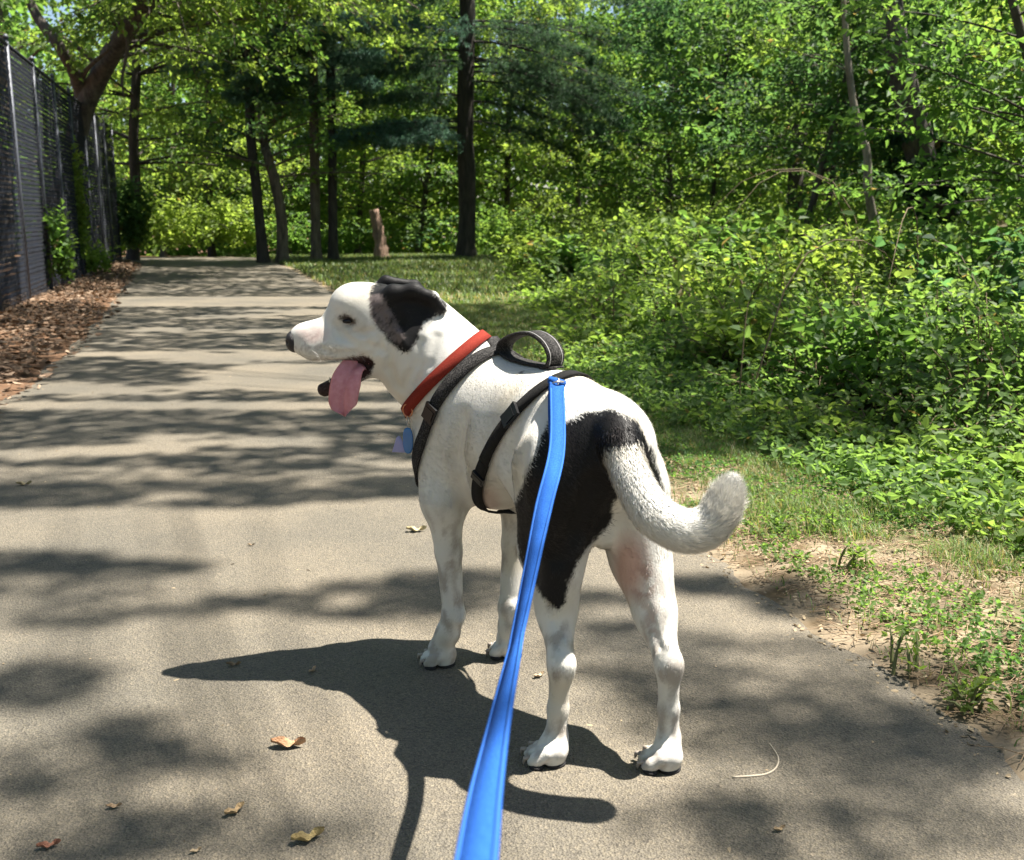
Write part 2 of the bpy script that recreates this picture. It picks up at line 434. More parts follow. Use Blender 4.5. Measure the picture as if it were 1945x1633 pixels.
def coat1(P, rag=4.0):
    """the dog's markings, as colour fixed to its body"""
    n = len(P); x, y = pix(P)
    x = x+(vnoise(P, 160, 3)-.5)*rag*1.2+(vnoise(P, 50, 4)-.5)*rag; y = y+(vnoise(P, 160, 5)-.5)*rag*1.2+(vnoise(P, 60, 6)-.5)*rag
    q = (P[:, :2]-BO); s = q@BF; t = q@BR
    white = np.array([.62, .60, .555])
    C = np.tile(white, (n, 1))*(.93+.12*vnoise(P, 30, 9)[:, None])
    tn = vnoise(P, 75, 1)*vnoise(P, 30, 2)
    Pz = P*np.array([1, 1, .35]); tn = vnoise(Pz, 95, 1)*.6+vnoise(P, 40, 2)*.4+.15*vnoise(P, 300, 7)
    tk = (np.clip((tn-.57)/.16, 0, 1)*np.clip((.40-P[:, 2])/.12, 0, 1))[:, None]
    C = C*(1-tk*np.array([.42, .46, .48]))
    sp_ = (vnoise(P, 130, 51) > .93) & (vnoise(P, 20, 52) > .45) & (P[:, 2] < .36); C = np.where(sp_[:, None], C*.45, C)
    low = np.clip((.34-P[:, 2])/.2, 0, 1)[:, None]*.12
    C = C*(1-low)+low*np.array([.45, .40, .36])
    C = C*(1-np.clip(vnoise(P, 14, 17)-.55, 0, 1)[:, None]*np.array([.3, .45, .7]))
    pink = np.array([.42, .24, .19])
    def mixc(C, m, c): m = np.clip(m, 0, 1)[:, None]; return C*(1-m)+m*np.asarray(c)
    # skin showing through: armpit, inside of the right thigh
    def blob(cx, cy, rx, ry): return np.clip(1.6*(1-np.sqrt(((x-cx)/rx)**2+((y-cy)/ry)**2)), 0, 1)
    body = P[:, 1] < 2.3
    C = mixc(C, blob(925, 955, 32, 40)*.45*(P[:, 2] < .46), pink)
    th = (t > .0) & (P[:, 2] < .42) & (P[:, 1] < 1.9)
    C = mixc(C, blob(1195, 1075, 44, 80)*.8*th, pink*1.25); C = mixc(C, blob(1222, 1110, 30, 55)*.75*th*(vnoise(P, 90, 12) > .42), pink*.75)
    C = mixc(C, blob(1240, 1190, 22, 60)*.5*th*(vnoise(P, 120, 13) > .45), pink*.8)
    blk = np.array([.0085, .0080, .0083])
    rump = [(1040, 800), (1078, 800), (1112, 781), (1160, 775), (1206, 796), (1238, 846), (1262, 925), (1268, 965), (1240, 965), (1214, 1000), (1196, 968), (1184, 935), (1166, 952), (1160, 990), (1140, 1018), (1126, 1032), (1100, 1060), (1082, 1110), (1074, 1142), (1058, 1160), (1032, 1136), (1010, 1100), (985, 1060), (975, 960), (1000, 900)]
    m = inpoly(x, y, rump) & (s < -.045) & (P[:, 1] < 1.93)
    m |= (inpoly(x, y, rump) & (P[:, 1] < 1.86))
    tl = np.min(np.linalg.norm(P[:, None, :]-TPS[None, 3:], axis=2)-TR[None, 3:]-.006, axis=1) < 0
    tl &= ~((y < 845+(x-1150)*-.12) & (x < 1230))
    m &= ~tl
    C = np.where(m[:, None], blk, C)
    # head: black ear and cheek patch, grey mottled skin before the ear
    w = (P-HC)@HN; hd = (P[:, 2] > .5) & (s > .12) & (P[:, 0] < .02)
    ear = [(700, 560), (706, 542), (722, 532), (745, 524), (795, 526), (848, 575), (850, 592), (806, 612), (795, 640), (780, 664), (766, 672), (742, 652), (716, 620), (702, 598)]
    e = inpoly(x, y, ear) & hd & (w > -.075)
    C = np.where(e[:, None], blk*1.2, C)
    g = e & inpoly(x, y, [(700, 562), (724, 560), (748, 600), (768, 640), (762, 655), (735, 640), (712, 622), (700, 600)])
    C = np.where((g & (vnoise(P, 260, 21)+vnoise(P, 90, 22) > .75))[:, None], np.array([.13, .105, .10]), C)
    far = hd & (w < -.03) & (x > 715) & (y < 660) & (x < 850)
    C = np.where(far[:, None], blk, C)
    # eye rims, lips, mouth
    er = np.sqrt(((x-661)/17)**2+((y-606+(x-661)*-.3)/7.5)**2) < 1
    C = np.where((er & hd)[:, None], np.array([.03, .024, .022]), C)
    C = mixc(C, (np.sqrt(((x-665)/34)**2+((y-612)/22)**2) < 1)*hd*.35*vnoise(P, 200, 31), [.2, .17, .15])
    mouth = hd & inpoly(x, y, [(560, 690), (612, 694), (660, 690), (690, 677), (704, 676), (712, 690), (705, 712), (684, 724), (640, 742), (618, 766), (596, 752), (602, 726), (600, 706)])
    C = np.where(mouth[:, None], np.array([.028, .014, .014]), C)
    lip = hd & (np.abs(y-(690-np.clip(x-630, 0, 80)*.18)) < 5.5) & (x < 695) & (x > 556)
    C = np.where(lip[:, None], np.array([.07, .045, .042]), C)
    C = mixc(C, (hd & (x < 640) & (y > 655))*(vnoise(P, 330, 33) > .72)*.6, [.12, .10, .10])
    C = mixc(C, blob(594, 632, 40, 24)*hd*.5*(.4+.9*vnoise(P, 150, 41)), [.50, .30, .26]); C = mixc(C, blob(592, 650, 30, 26)*hd*(vnoise(P, 260, 42) > .66)*.7, [.2, .12, .11])
    C = mixc(C, blob(690, 625, 42, 26)*hd*.22, [.40, .34, .30])
    sp = np.linalg.norm(P-hit(990, 707)[0], axis=1) < .0055
    C = np.where(sp[:, None], blk, C)
    return C
M_coat = attr_mat('short_coat', 'tint', .6, 0, .15, bump=.12, bsc=420)
DC = coat(DV)
dog = empty('dog', (0.04, 1.92, 0))
tag(dog, 'white dog with black hip and ear patches, standing on the path, tongue out', 'dog')
o_body = mesh_obj('body', DV, DF, M_coat, dog, True, {'tint': DC})
# --- short fur: thin blades lying along the body
def fur(P, N, C, ln, wd, flow, lift, rnd=.35):
    n = len(P); T = flow-N*(flow*N).sum(1, keepdims=True); T /= np.linalg.norm(T, axis=1, keepdims=True)+1e-9
    d = T+N*lift[:, None]+rng.normal(size=(n, 3))*(rnd*.5*(.45+lift[:, None]*1.3)); d /= np.linalg.norm(d, axis=1, keepdims=True)
    sd = np.cross(d, N); sd /= np.linalg.norm(sd, axis=1, keepdims=True)+1e-9
    root = P-N*.0012; w = wd[:, None]
    mid = root+d*(ln*.55)[:, None]; tip = root+d*ln[:, None]-N*(ln*.12)[:, None]
    V = np.stack([root-sd*w, root+sd*w, mid+sd*w*.7, mid-sd*w*.7, tip], 1).reshape(-1, 3)
    i = np.arange(n)[:, None]*5
    return V, i+np.array([[0, 1, 2, 3]]), i+np.array([[3, 2, 4]]), np.repeat(C, 5, axis=0)
def area_pick(n):
    a, b, c = DV[DF[:, 0]], DV[DF[:, 1]], DV[DF[:, 2]]
    ar = np.linalg.norm(np.cross(b-a, c-a), axis=1); x, y = pix(DV[DF[:, 0]])
    f = rng.choice(len(DF), n, p=ar/ar.sum()); u = rng.random((n, 2))
    A, B, C_, D = [DV[DF[f, k]] for k in range(4)]
    P = (A*(1-u[:, :1])+B*u[:, :1])*(1-u[:, 1:])+(D*(1-u[:, :1])+C_*u[:, :1])*u[:, 1:]
    return P, sgrad(P)
FP, FN = area_pick(int(FURN*.8)); _a, _b = area_pick(FURN)
_t = np.linalg.norm(_a[:, None, :]-TPS[None, 3::3], axis=2).min(1) < .045; _k = np.where(_t)[0]
_k = np.concatenate([_k, np.where(~_t)[0]])[:FURN-int(FURN*.8)]; FP = np.vstack([FP, _a[_k]]); FN = np.vstack([FN, _b[_k]])
d_head = np.linalg.norm(FP-HC, axis=1)
tails = np.linalg.norm(FP[:, None, :]-TPS[None, ::2], axis=2); ti = tails.argmin(1); td = tails.min(1)
flow = np.tile(np.array([*(-BF), -.35]), (FURN, 1))
legm = FP[:, 2] < .36; flow[legm] = [0, -.15, -1]
hm = d_head < .2; flow[hm] = -HFd+np.array([0, 0, -.25])
Ttan = np.gradient(TPS, axis=0)[::2]
tm = (td < .045) & (ti > 0); flow[tm] = Ttan[ti[tm]]/np.linalg.norm(Ttan[ti[tm]], axis=1)[:, None]
ln = rng.uniform(.008, .014, FURN); ln[legm] *= .7; ln[FP[:, 2] < .065] *= .5; ln[hm] *= .6
ln[tm] = rng.uniform(.008, .014, tm.sum())*(1+np.clip(ti[tm]-6, 0, 4)*.25)
lift = np.full(FURN, .17); lift[tm] = .45+.35*np.clip((ti[tm]-8)/3., 0, 1)
FC = coat(FP+rng.normal(0, .0022, FP.shape), 5.0, 1)*np.where(tm, rng.uniform(.98, 1.25, FURN), rng.uniform(.92, 1.07, FURN))[:, None]; _dk = FC.max(1) < .05; FC[_dk] *= (rng.uniform(.6, 1.5, (_dk.sum(), 1))+3.0*(np.clip((vnoise(FP[_dk]*[1, 1, .5], 30, 55)-.5)*4, 0, 1)*rng.random(_dk.sum()))[:, None]*np.array([1, .85, .75])); FC = np.clip(FC, 0, .9)  # tail fur lightened against its shading; lighter brown strands paint sheen into the black
xx, yy = pix(FP)
keep = ~((d_head < .19) & inpoly(xx, yy, [(535, 610), (585, 615), (600, 690), (690, 672), (715, 680), (708, 720), (620, 775), (590, 760), (560, 690)]))
keep &= ~((d_head < .19) & (np.abs(yy-(690-np.clip(xx-630, 0, 80)*.18)) < 6) & (xx < 700)); keep &= FP[:, 2] > .012; keep &= ~((np.abs(xx-661) < 14) & (np.abs(yy-606) < 9))
keep &= ~((d_head < .19) & (FC.max(1) < .05) & (rng.random(FURN) < .5))
FP, FN, FC, ln, lift, flow, tm = FP[keep], FN[keep], FC[keep], ln[keep], lift[keep], flow[keep], tm[keep]
V, Qd, Tr, Cf = fur(FP, FN, FC, ln, np.where(tm, .0005, .00040), flow, lift)
M_fur = attr_mat('fur_hair', 'tint', .45, 0, .25)
o_fur = mesh_obj('fur', V, [Qd, Tr], M_fur, dog, True, {'tint': Cf}); tag(o_fur, kind='stuff')
# ---- parts of the head: nose, eyes, tongue, teeth, claws
def smooth_blob(name, c, r, ax, mat, parent, seg=20, fn=None):
    u = np.linspace(0, np.pi, seg//2+1); v = np.linspace(0, 2*np.pi, seg, endpoint=False)
    U, Vv = np.meshgrid(u, v, indexing='ij'); S = np.stack([np.cos(U), np.sin(U)*np.cos(Vv), np.sin(U)*np.sin(Vv)], -1).reshape(-1, 3)
    if fn is not None: S = fn(S)
    P = np.asarray(c)+(S*np.asarray(r))@np.asarray(ax); k = seg; n = seg//2
    i = np.arange(n)[:, None]*k; j = np.arange(k)[None]
    Q = np.stack([i+j, i+(j+1) % k, i+k+(j+1) % k, i+k+j], -1).reshape(-1, 4)
    return mesh_obj(name, P, Q, mat, parent)
M_nose = plain('nose_leather', (.02, .017, .018), .38, .5, 900, .5, 300)
def nfn(S):
    S = S.copy(); m = S[:, 0] > 0
    for sg in (-1, 1):
        d = np.sqrt((S[:, 1]-.48*sg)**2*1.3+(S[:, 2]+.05)**2*3); S[:, 0] -= np.where(m, .35*np.exp(-(d/.22)**2), 0)
    S[:, 0] -= np.where(m, .12*np.exp(-(S[:, 1]/.08)**2)*(S[:, 2] < .2), 0)
    return S
nose = smooth_blob('nose', Hd(560, 648), (.0185, .0205, .0225), AXH, M_nose, dog, 40, nfn)
M_eye = plain('eye', (.006, .004, .003), .12, spec=.35)
for w in (1, -1):
    smooth_blob('eye', Hd(660, 606, w*.0455), (.0092, .0048, .0042), AXH, M_eye, dog)
m_lid, n_, l_, p_ = mat_new('wet_tongue')
tcx = n_.new('ShaderNodeTexCoord'); vo = n_.new('ShaderNodeTexNoise'); vo.inputs['Scale'].default_value = 90; vo.inputs['Detail'].default_value = 5
rr = n_.new('ShaderNodeValToRGB'); rr.color_ramp.elements[0].color = (.50, .19, .23, 1); rr.color_ramp.elements[1].color = (.58, .26, .30, 1)
rr.color_ramp.elements[0].position = .35; rr.color_ramp.elements[1].position = .65
l_.new(tcx.outputs['Object'], vo.inputs['Vector']); l_.new(vo.outputs[0], rr.inputs[0]); l_.new(rr.outputs[0], p_.inputs['Base Color'])
vv = n_.new('ShaderNodeTexNoise'); vv.inputs['Scale'].default_value = 700; l_.new(tcx.outputs['Object'], vv.inputs['Vector'])
bb = n_.new('ShaderNodeBump'); bb.inputs['Strength'].default_value = .5; bb.inputs['Distance'].default_value = .002; l_.new(vv.outputs[0], bb.inputs['Height']); l_.new(bb.outputs[0], p_.inputs['Normal'])
p_.inputs['Roughness'].default_value = .32; p_.inputs['Subsurface Weight'].default_value = .15; p_.inputs['Subsurface Radius'].default_value = (.01, .004, .003)
M_tongue = m_lid
# tongue: a thick curled strip out of the mouth, hanging to the near side
tl_c = spline([Hd(704, 684, .0), Hd(682, 686, .016), Hd(664, 706, .034), Hd(655, 732, .040), Hd(652, 760, .038), Hd(655, 784, .033)], 26)
tw = np.interp(np.linspace(0, 1, 26), [0, .25, .5, .75, .88, .96, 1], [.032, .042, .059, .057, .045, .027, .010])
nseg = 17; VT = []
for i in range(26):
    T = tl_c[min(i+1, 25)]-tl_c[max(i-1, 0)]; T /= np.linalg.norm(T)
    f = min(1, i/8); wd = (-HFd)*f+HN*-(1-f)*1.0; wd = wd-T*(wd@T); wd /= np.linalg.norm(wd); N = np.cross(T, wd); N *= np.sign(N@HN) if f > .3 else 1
    for side in (1, -1):
        for j in range(nseg):
            u = -1+2*j/(nseg-1)
            cup = .010*u*u-.0035*math.exp(-(u/.12)**2)+.0045*math.exp(-((u-.55)/.3)**2)
            th = .0042*math.sqrt(max(0, 1-u**4))
            tipc = -.012*(u*u)*max(0, (i-20)/5)
            VT.append(tl_c[i]+wd*u*tw[i]/2+N*(cup*min(1, i/6)+side*th)-T*(-tipc))
VT = np.array(VT).reshape(26, 2, nseg, 3); ring = np.concatenate([VT[:, 0], VT[:, 1, ::-1]], 1)
k = ring.shape[1]; i = np.arange(25)[:, None]*k; j = np.arange(k)[None]
Q = np.stack([i+j, i+(j+1) % k, i+k+(j+1) % k, i+k+j], -1).reshape(-1, 4)
cap = [[25*k+q, 25*k+q+1, 25*k+k-2-q, 25*k+k-1-q] for q in range(nseg-1)]
mesh_obj('tongue', ring.reshape(-1, 3), np.vstack([Q, cap]), M_tongue, dog)
M_tooth = plain('tooth', (.62, .56, .44), .3)
b = MB()
for x, y, dx, dy, r in ((628, 733, -2, -16, .0032), (698, 702, -2, -9, .003)):
    for w in (.012, -.012):
        b = MB(); b.tube([Hd(x, y, w), Hd(x+dx*.6, y+dy*.6, w), Hd(x+dx, y+dy, w)], [r, r*.6, r*.1], 8); b.build('tooth', M_tooth, dog)
M_claw = plain('claw', (.30, .25, .21), .35); M_pad = plain('paw_pad', (.016, .014, .014), .75, .4, 800)
for q, (p, d) in enumerate(CLAWS):
    b = MB(); b.tube([p-d*.006+[0, 0, .003], p+d*.004+[0, 0, .001], p+d*.005-[0, 0, .005], p+d*.006-[0, 0, .0105]], [.0042, .0040, .0028, .0008], 8); b.build('claw', M_claw, dog)
for c, fd in ((gnd(836, 1262), np.array([-.88, .475])), (gnd(964, 1246), np.array([-.70, .714])), (pl, fdl), (pr, fdr)):
    rd = np.array([fd[1], -fd[0]]); b = MB()
    ax = np.array([[*fd, 0], [*rd, 0], [0, 0, 1.]])
    base = np.array([*c[:2], 0.])
    for (u, v, ru, rv) in ((-.016, 0, .018, .021), (.003, -.031, .013, .011), (.027, -.012, .013, .011), (.027, .012, .013, .011), (.003, .031, .013, .011)):
        a = np.linspace(0, 2*np.pi, 14, endpoint=False); ctr = base+ax[0]*u+ax[1]*v
        rg = [ctr+(np.cos(a)*ru*s_)[:, None]*ax[0]+(np.sin(a)*rv*s_)[:, None]*ax[1]+[0, 0, z] for s_, z in ((.9, .001), (1, .004), (1, .0085))]
        V = np.vstack(rg+[[ctr+[0, 0, .001]]]); jj = np.arange(14)
        Q = np.vstack([np.stack([o+jj, o+(jj+1) % 14, o+14+(jj+1) % 14, o+14+jj], 1) for o in (0, 14)])
        V = np.vstack([V, [ctr+[0, 0, .0125]]])
        b.add(V, Q, np.vstack([np.stack([(jj+1) % 14, jj, np.full(14, 42)], 1), np.stack([28+jj, 28+(jj+1) % 14, np.full(14, 43)], 1)]))
    b.build('paw_pad', M_pad, dog)

# ---------------------------------------------------------------- straps that lie on the dog
def web_mat(name, c, c2=None, sc=900):
    m, n, l, p = mat_new(name); tc = n.new('ShaderNodeTexCoord')
    w = n.new('ShaderNodeTexNoise'); w.inputs['Scale'].default_value = sc; w.inputs['Detail'].default_value = 2
    l.new(tc.outputs['Object'], w.inputs['Vector'])
    r = n.new('ShaderNodeValToRGB'); r.color_ramp.elements[0].color = (*c, 1); r.color_ramp.elements[1].color = (*(c2 or c), 1)
    r.color_ramp.elements[0].position = .45; r.color_ramp.elements[1].position = .62
    l.new(w.outputs[0], r.inputs[0]); l.new(r.outputs[0], p.inputs['Base Color'])
    b = n.new('ShaderNodeBump'); b.inputs['Strength'].default_value = .6; b.inputs['Distance'].default_value = .002
    l.new(w.outputs[0], b.inputs['Height']); l.new(b.outputs[0], p.inputs['Normal'])
    p.inputs['Roughness'].default_value = .85; p.inputs['Specular IOR Level'].default_value = .12
    return m
M_harn = web_mat('black_webbing', (.010, .0095, .0095), (.022, .021, .020))
M_harn2 = web_mat('grey_reflective_webbing', (.011, .0105, .0105), (.062, .058, .056), 420)
M_collar = web_mat('red_webbing', (.16, .017, .011), (.25, .036, .022))
M_blue = web_mat('blue_webbing', (.012, .070, .30), (.026, .115, .40), 700)
M_edge = plain('pale_blue_stitching', (.03, .11, .38), .85, spec=.1)
M_plast = plain('black_plastic', (.009, .009, .010), .35, spec=.3)
M_steel = plain('steel', (.55, .52, .48), .28, metal=1)
def on_skin(P, off=.0):
    """pull points onto the coat"""
    P = np.array(P, float)
    for _ in range(14): P -= sgrad(P)*(trilin(P)-off)[..., None]*.9
    return P
def strap_px(pts, w, t=.003, n=40, off=.004, name='strap', mat=None, parent=None, wd=None):
    """strap along photo points laid on the visible side of the dog"""
    P = spline([hit(x, y)[0] for x, y in pts], n); P = on_skin(P, off)
    for _ in range(2): P[1:-1] = (P[:-2]+P[1:-1]*2+P[2:])/4
    T = np.gradient(P, axis=0); T /= np.linalg.norm(T, axis=1)[:, None]; N = sgrad(P); W = np.cross(T, N); W /= np.linalg.norm(W, axis=1)[:, None]
    N = np.cross(W, T); N *= np.sign((N*sgrad(P)).sum(1))[:, None]
    b = MB(); b.ribbon(P, N, W*w, t); return b, P, N, W
def strap_plane(c, n, w, t=.003, off=.003, rmax=.3, m=90, a0=0, a1=2*math.pi):
    """closed strap where a plane through c with normal n cuts the body"""
    n = np.asarray(n, float); n /= np.linalg.norm(n); U = np.cross(n, [0, 0, 1.]); U /= np.linalg.norm(U); Vv = np.cross(U, n)*1.0
    a = np.linspace(a0, a1, m); D = np.cos(a)[:, None]*U+np.sin(a)[:, None]*Vv
    def march(cc):
        rr = np.arange(.02, .26, .002); Q = cc+D[:, None, :]*rr[None, :, None]
        d = trilin(Q); r = rr[np.argmax(d > 0, axis=1)]
        P = cc+D*r[:, None]
        for _ in range(8): r = r-trilin(cc+D*r[:, None])*.8
        return r
    r = march(c)
    for _ in range(6): r = np.maximum(r, (np.roll(r, 1)+np.roll(r, -1))/2) if abs(a1-a0-2*math.pi) < .01 else np.convolve(np.pad(r, 1, 'edge'), [.25, .5, .25], 'valid')
    r = np.where(D[:, 2] < -.2, np.minimum(r, rmax), r); P = c+D*(r+off)[:, None]; N = sgrad(P)
    W = np.tile(n, (m, 1)); W = W-N*(W*N).sum(1, keepdims=True); W /= np.linalg.norm(W, axis=1)[:, None]
    b = MB(); b.ribbon(P, N, W*w, t); return b, P, N, W
# collar: plane through photo points on the near side, tilted with the neck
def plane_from(px_top, px_bot, depth_pt):
    a = hit(*px_top)[0]; b_ = hit(*px_bot)[0]; return a, b_
a, b_ = hit(895, 655)[0], hit(783, 765)[0]
cc = (a+b_)/2
ax_neck = NT-NB; ax_neck /= np.linalg.norm(ax_neck)
nm = ax_neck-(b_-a)*(ax_neck@(b_-a))/((b_-a)@(b_-a)); nm /= np.linalg.norm(nm)
ctr = cc+np.array([0, .07, 0]); ctr -= nm*((ctr-cc)@nm)
b, Pc, Nc, Wc = strap_plane(ctr, nm, .024, .0028, .004)
o_col = b.build('collar', M_collar, dog); tag(o_col, 'red webbing collar')

def plane3(p, q, r_, up=None):
    n = np.cross(q-p, r_-p); n /= np.linalg.norm(n); return n
def mid_in(p, q, n, inward):        # a point inside the body on the plane
    c = (p+q)/2+np.asarray(inward); return c-n*((c-p)@n)
def frame_box(b, P, T, W, N, l, w, t):
    T = T/np.linalg.norm(T); b.box(P, (l, w, t), np.array([T, W, N]))
def buckle(P, N, W, idx, mat, parent, l=.030, w=.030, t=.008, label=None):
    T = np.cross(W[idx], N[idx]); p = P[idx]+N[idx]*.005; b = MB()
    ax = np.array([T, W[idx], N[idx]])
    b.box(p, (l*.55, w*.86, t), ax)
    for q in (-1, 1):
        b.box(p+T*l*.40*q, (l*.22, w*1.08, t*.8), ax); b.box(p+W[idx]*w*.5*q, (l*.98, w*.10, t*.6), ax)
    return b.build('buckle', mat, parent, smooth=False)
# harness: neck loop, girth strap, back strap, handle
p1, p2, p3 = hit(930, 672)[0], hit(845, 745)[0], hit(800, 850)[0]
nh = plane3(p1, p2, p3); ch = mid_in(p1, p3, nh, BR.tolist()+[0]) if False else (p1+p3)/2+np.array([.02, .075, 0]); ch = ch-nh*((ch-p1)@nh)
b, Ph, Nh, Wh = strap_plane(ch, nh, .027, .003, .004)
o_h = b.build('harness', M_harn2, dog); tag(o_h, 'black webbing harness with grey stitching')
q1, q2, q3 = hit(1046, 727)[0], hit(944, 835)[0], hit(966, 972)[0]
ng = plane3(q1, q2, q3); cg = (q1+q3)/2+np.array([.05, .05, 0]); cg = cg-ng*((cg-q1)@ng)
b, Pg, Ng, Wg = strap_plane(cg, ng, .025, .0035, .004, .19)
b.build('girth_strap', M_harn, o_h)
bx_, by_ = pix(Ph); sx, sy = pix(Pg)
def nearest(X, Y, x, y, P, N):
    d = (X-x)**2+(Y-y)**2+1e6*((C0-P)*N).sum(1).__lt__(0); return int(np.argmin(d))
for (x, y, w) in ((800, 778, .030),): buckle(Ph, Nh, Wh, nearest(bx_, by_, x, y, Ph, Nh), M_plast, o_h, .034, w)
for (x, y, l) in ((962, 790, .040), (938, 912, .020)): buckle(Pg, Ng, Wg, nearest(sx, sy, x, y, Pg, Ng), M_plast, o_h, l, .027)
ss = np.linspace(.185, -.075, 40); Pb = []
for s_ in ss:
    zz = np.arange(.80, .45, -.001); q = np.stack([L(s_, .006, z) for z in zz]); d = trilin(q); Pb.append(q[np.argmax(d < 0)])
Pb = np.array(Pb); Pb = np.array([Pb[max(0, i-2):i+3].mean(0) for i in range(len(Pb))])+[0, 0, .003]
Nb = sgrad(Pb); b = MB(); b.ribbon(Pb, Nb, np.tile([*(BR*.030), 0], (40, 1)), .004); b.build('back_strap', M_harn2, o_h)
ab = pix(Pb)
iA = int(np.argmin(np.abs(ab[0]-958))); iB = int(np.argmin(np.abs(ab[0]-1040)))
A_, B_ = Pb[iA], Pb[iB]
up = np.array([0, 0, 1.]); e = B_-A_
hp = spline([A_, A_+e*.06+up*.020, A_+e*.34+up*.040, A_+e*.70+up*.052, A_+e*1.00+up*.046, A_+e*1.16+up*.028, A_+e*1.14+up*.010, B_], 44)
T = np.gradient(hp, axis=0); T /= np.linalg.norm(T, axis=1)[:, None]; Wd = np.tile([*BR, 0.], (44, 1)); Nn = np.cross(Wd, T); Nn *= -1
b = MB(); b.ribbon(hp, Nn, Wd*.034, .0060); b.build('handle', M_harn2, o_h)
b = MB()
for q in (-1, 1): b.ribbon(hp+Wd*.0125*q+Nn*(.0061), Nn, Wd*.0012, .0006)
b.build('stitching', plain('grey_thread', (.30, .29, .28), .8), o_h)
# ring at the end of the back strap
def torus(b, c, R_, r, ax, n=26, k=8):
    a = np.linspace(0, 2*np.pi, n); P = np.asarray(c)+(np.cos(a)*R_)[:, None]*ax[0]+(np.sin(a)*R_)[:, None]*ax[1]; b.tube(P, r, k, cap=False)
RG = hit(1062, 736)[0]; RN = sgrad(RG)
leash_at = RG+RN*.012
b = MB(); torus(b, RG+RN*.008, .013, .002, np.array([RN*.6+np.array([*(-BF), 0])*.8, [*BR, 0]])); b.build('ring', M_steel, o_h)
# identity tags below the collar
ctag = hit(779, 772)[0]; top = ctag+np.array([-.004, -.010, -.006])
b = MB(); torus(b, top, .0125, .0013, np.array([[.8, -.6, 0], [0, 0, 1.]])); b.build('ring', plain('copper_ring', (.55, .26, .15), .35, metal=1), o_col)
b = MB(); torus(b, top-[0, .003, .020], .0085, .0011, np.array([[.3, -.95, 0], [0, 0, 1.]])); b.build('ring', M_steel, o_col)
def plate(b, c, out, ax, t):
    """flat plate from a 2-D outline (metres)"""
    out = np.asarray(out); n = len(out); m = out.mean(0)
    for s1, s2 in ((1, 1.),):
        rings = [c+(out*q)[:, :1]*ax[0]+(out*q)[:, 1:]*ax[1]+ax[2]*z for q, z in ((.9, -t/2), (1, -t*.3), (1, t*.3), (.9, t/2))]
        cs = [c+m[0]*ax[0]+m[1]*ax[1]+ax[2]*z for z in (-t/2, t/2)]
        V = np.vstack(rings+[cs]); j = np.arange(n)
        Q = np.vstack([np.stack([o+j, o+(j+1) % n, o+n+(j+1) % n, o+n+j], 1) for o in (0, n, 2*n)])
        T = np.vstack([np.stack([(j+1) % n, j, np.full(n, 4*n)], 1), np.stack([3*n+j, 3*n+(j+1) % n, np.full(n, 4*n+1)], 1)])
        b.add(V, Q, T)
axT = np.array([[.97, -.24, 0], [0, 0, 1.], [-.24, -.97, 0]])
a = np.linspace(0, 2*np.pi, 40, endpoint=False)
bone = np.stack([.0105*np.cos(a)*(1+.16*np.abs(np.sin(a))**6), .0265*np.sign(np.sin(a))*np.abs(np.sin(a))**.6], 1)
tagc = top-[0, .006, .060]
b = MB(); plate(b, tagc, bone, axT, .0035); ot = b.build('identity_tag', plain('blue_enamel', (.015, .13, .36), .25, spec=.7), o_col); tag(ot, 'blue oval identity tag')
b = MB(); torus(b, tagc-[0, .0022, .0205], .0035, .0006, axT[:2]); b.build('eyelet', M_steel, ot)
tri_ = np.array([[-.018, -.020], [.010, -.020], [.013, -.014], [0, .012], [-.004, .014], [-.008, .010]])
b = MB(); plate(b, tagc+np.array([-.016, .008, -.006]), tri_, axT, .003); ot = b.build('identity_tag', plain('lavender_enamel', (.26, .26, .48), .35), o_col); tag(ot, 'pale lavender identity tag')

# ================================================================ leash
hand = at(903, 1650, .50)
lp = spline([leash_at, at(1058, 850, 1.60), at(1034, 960, 1.40), at(1008, 1090, 1.19), at(986, 1200, 1.02), at(958, 1330, .84), at(926, 1490, .65), hand+[0, 0, -.0], hand+(hand-at(926, 1490, .65))*1.4], 120)
n = len(lp); T = np.gradient(lp, axis=0); T /= np.linalg.norm(T, axis=1)[:, None]
side = np.array([1., 0, 0]); V0 = np.cross(T, side)
ang = np.interp(np.linspace(0, 1, n), [0, .15, .32, .52, .60, .75, 1], [R(-18), R(-12), R(30), R(55), R(42), R(22), R(12)])+.04*np.sin(np.linspace(0, 21, n))
sd = side-T*(T@side)[:, None]; sd /= np.linalg.norm(sd, axis=1)[:, None]; nr = np.cross(sd, T); nr *= np.sign((nr*(C0-lp)).sum(1))[:, None]
Wl = sd*np.cos(ang)[:, None]+nr*np.sin(ang)[:, None]; Nl = np.cross(T, Wl); Nl *= np.sign((Nl*(C0-lp)).sum(1))[:, None]
leash = empty('dog_leash', leash_at)
tag(leash, 'blue webbing leash running taut from the harness ring towards the camera', 'leash')
b = MB(); b.ribbon(lp, Nl, Wl*.0255, .0022); b.build('strap', M_blue, leash)
b = MB()
for q in (-1, 1): b.ribbon(lp[2:]+Wl[2:]*.0108*q+Nl[2:]*.0022, Nl[2:], Wl[2:]*.0028, .0006)
b.build('stitching', M_edge, leash)
m_ = 16; back = lp[:m_]-Nl[:m_]*np.sin(np.linspace(.35, np.pi, m_))[:, None]*.012
b = MB(); b.ribbon(back, Nl[:m_], Wl[:m_]*.0255, .0022); b.box(lp[0]+Nl[0]*.001, (.010, .030, .009), np.array([T[0], Wl[0], Nl[0]])); b.build('end_loop', M_blue, leash)
b = MB(); fr = np.array([T[0], Wl[0], Nl[0]])
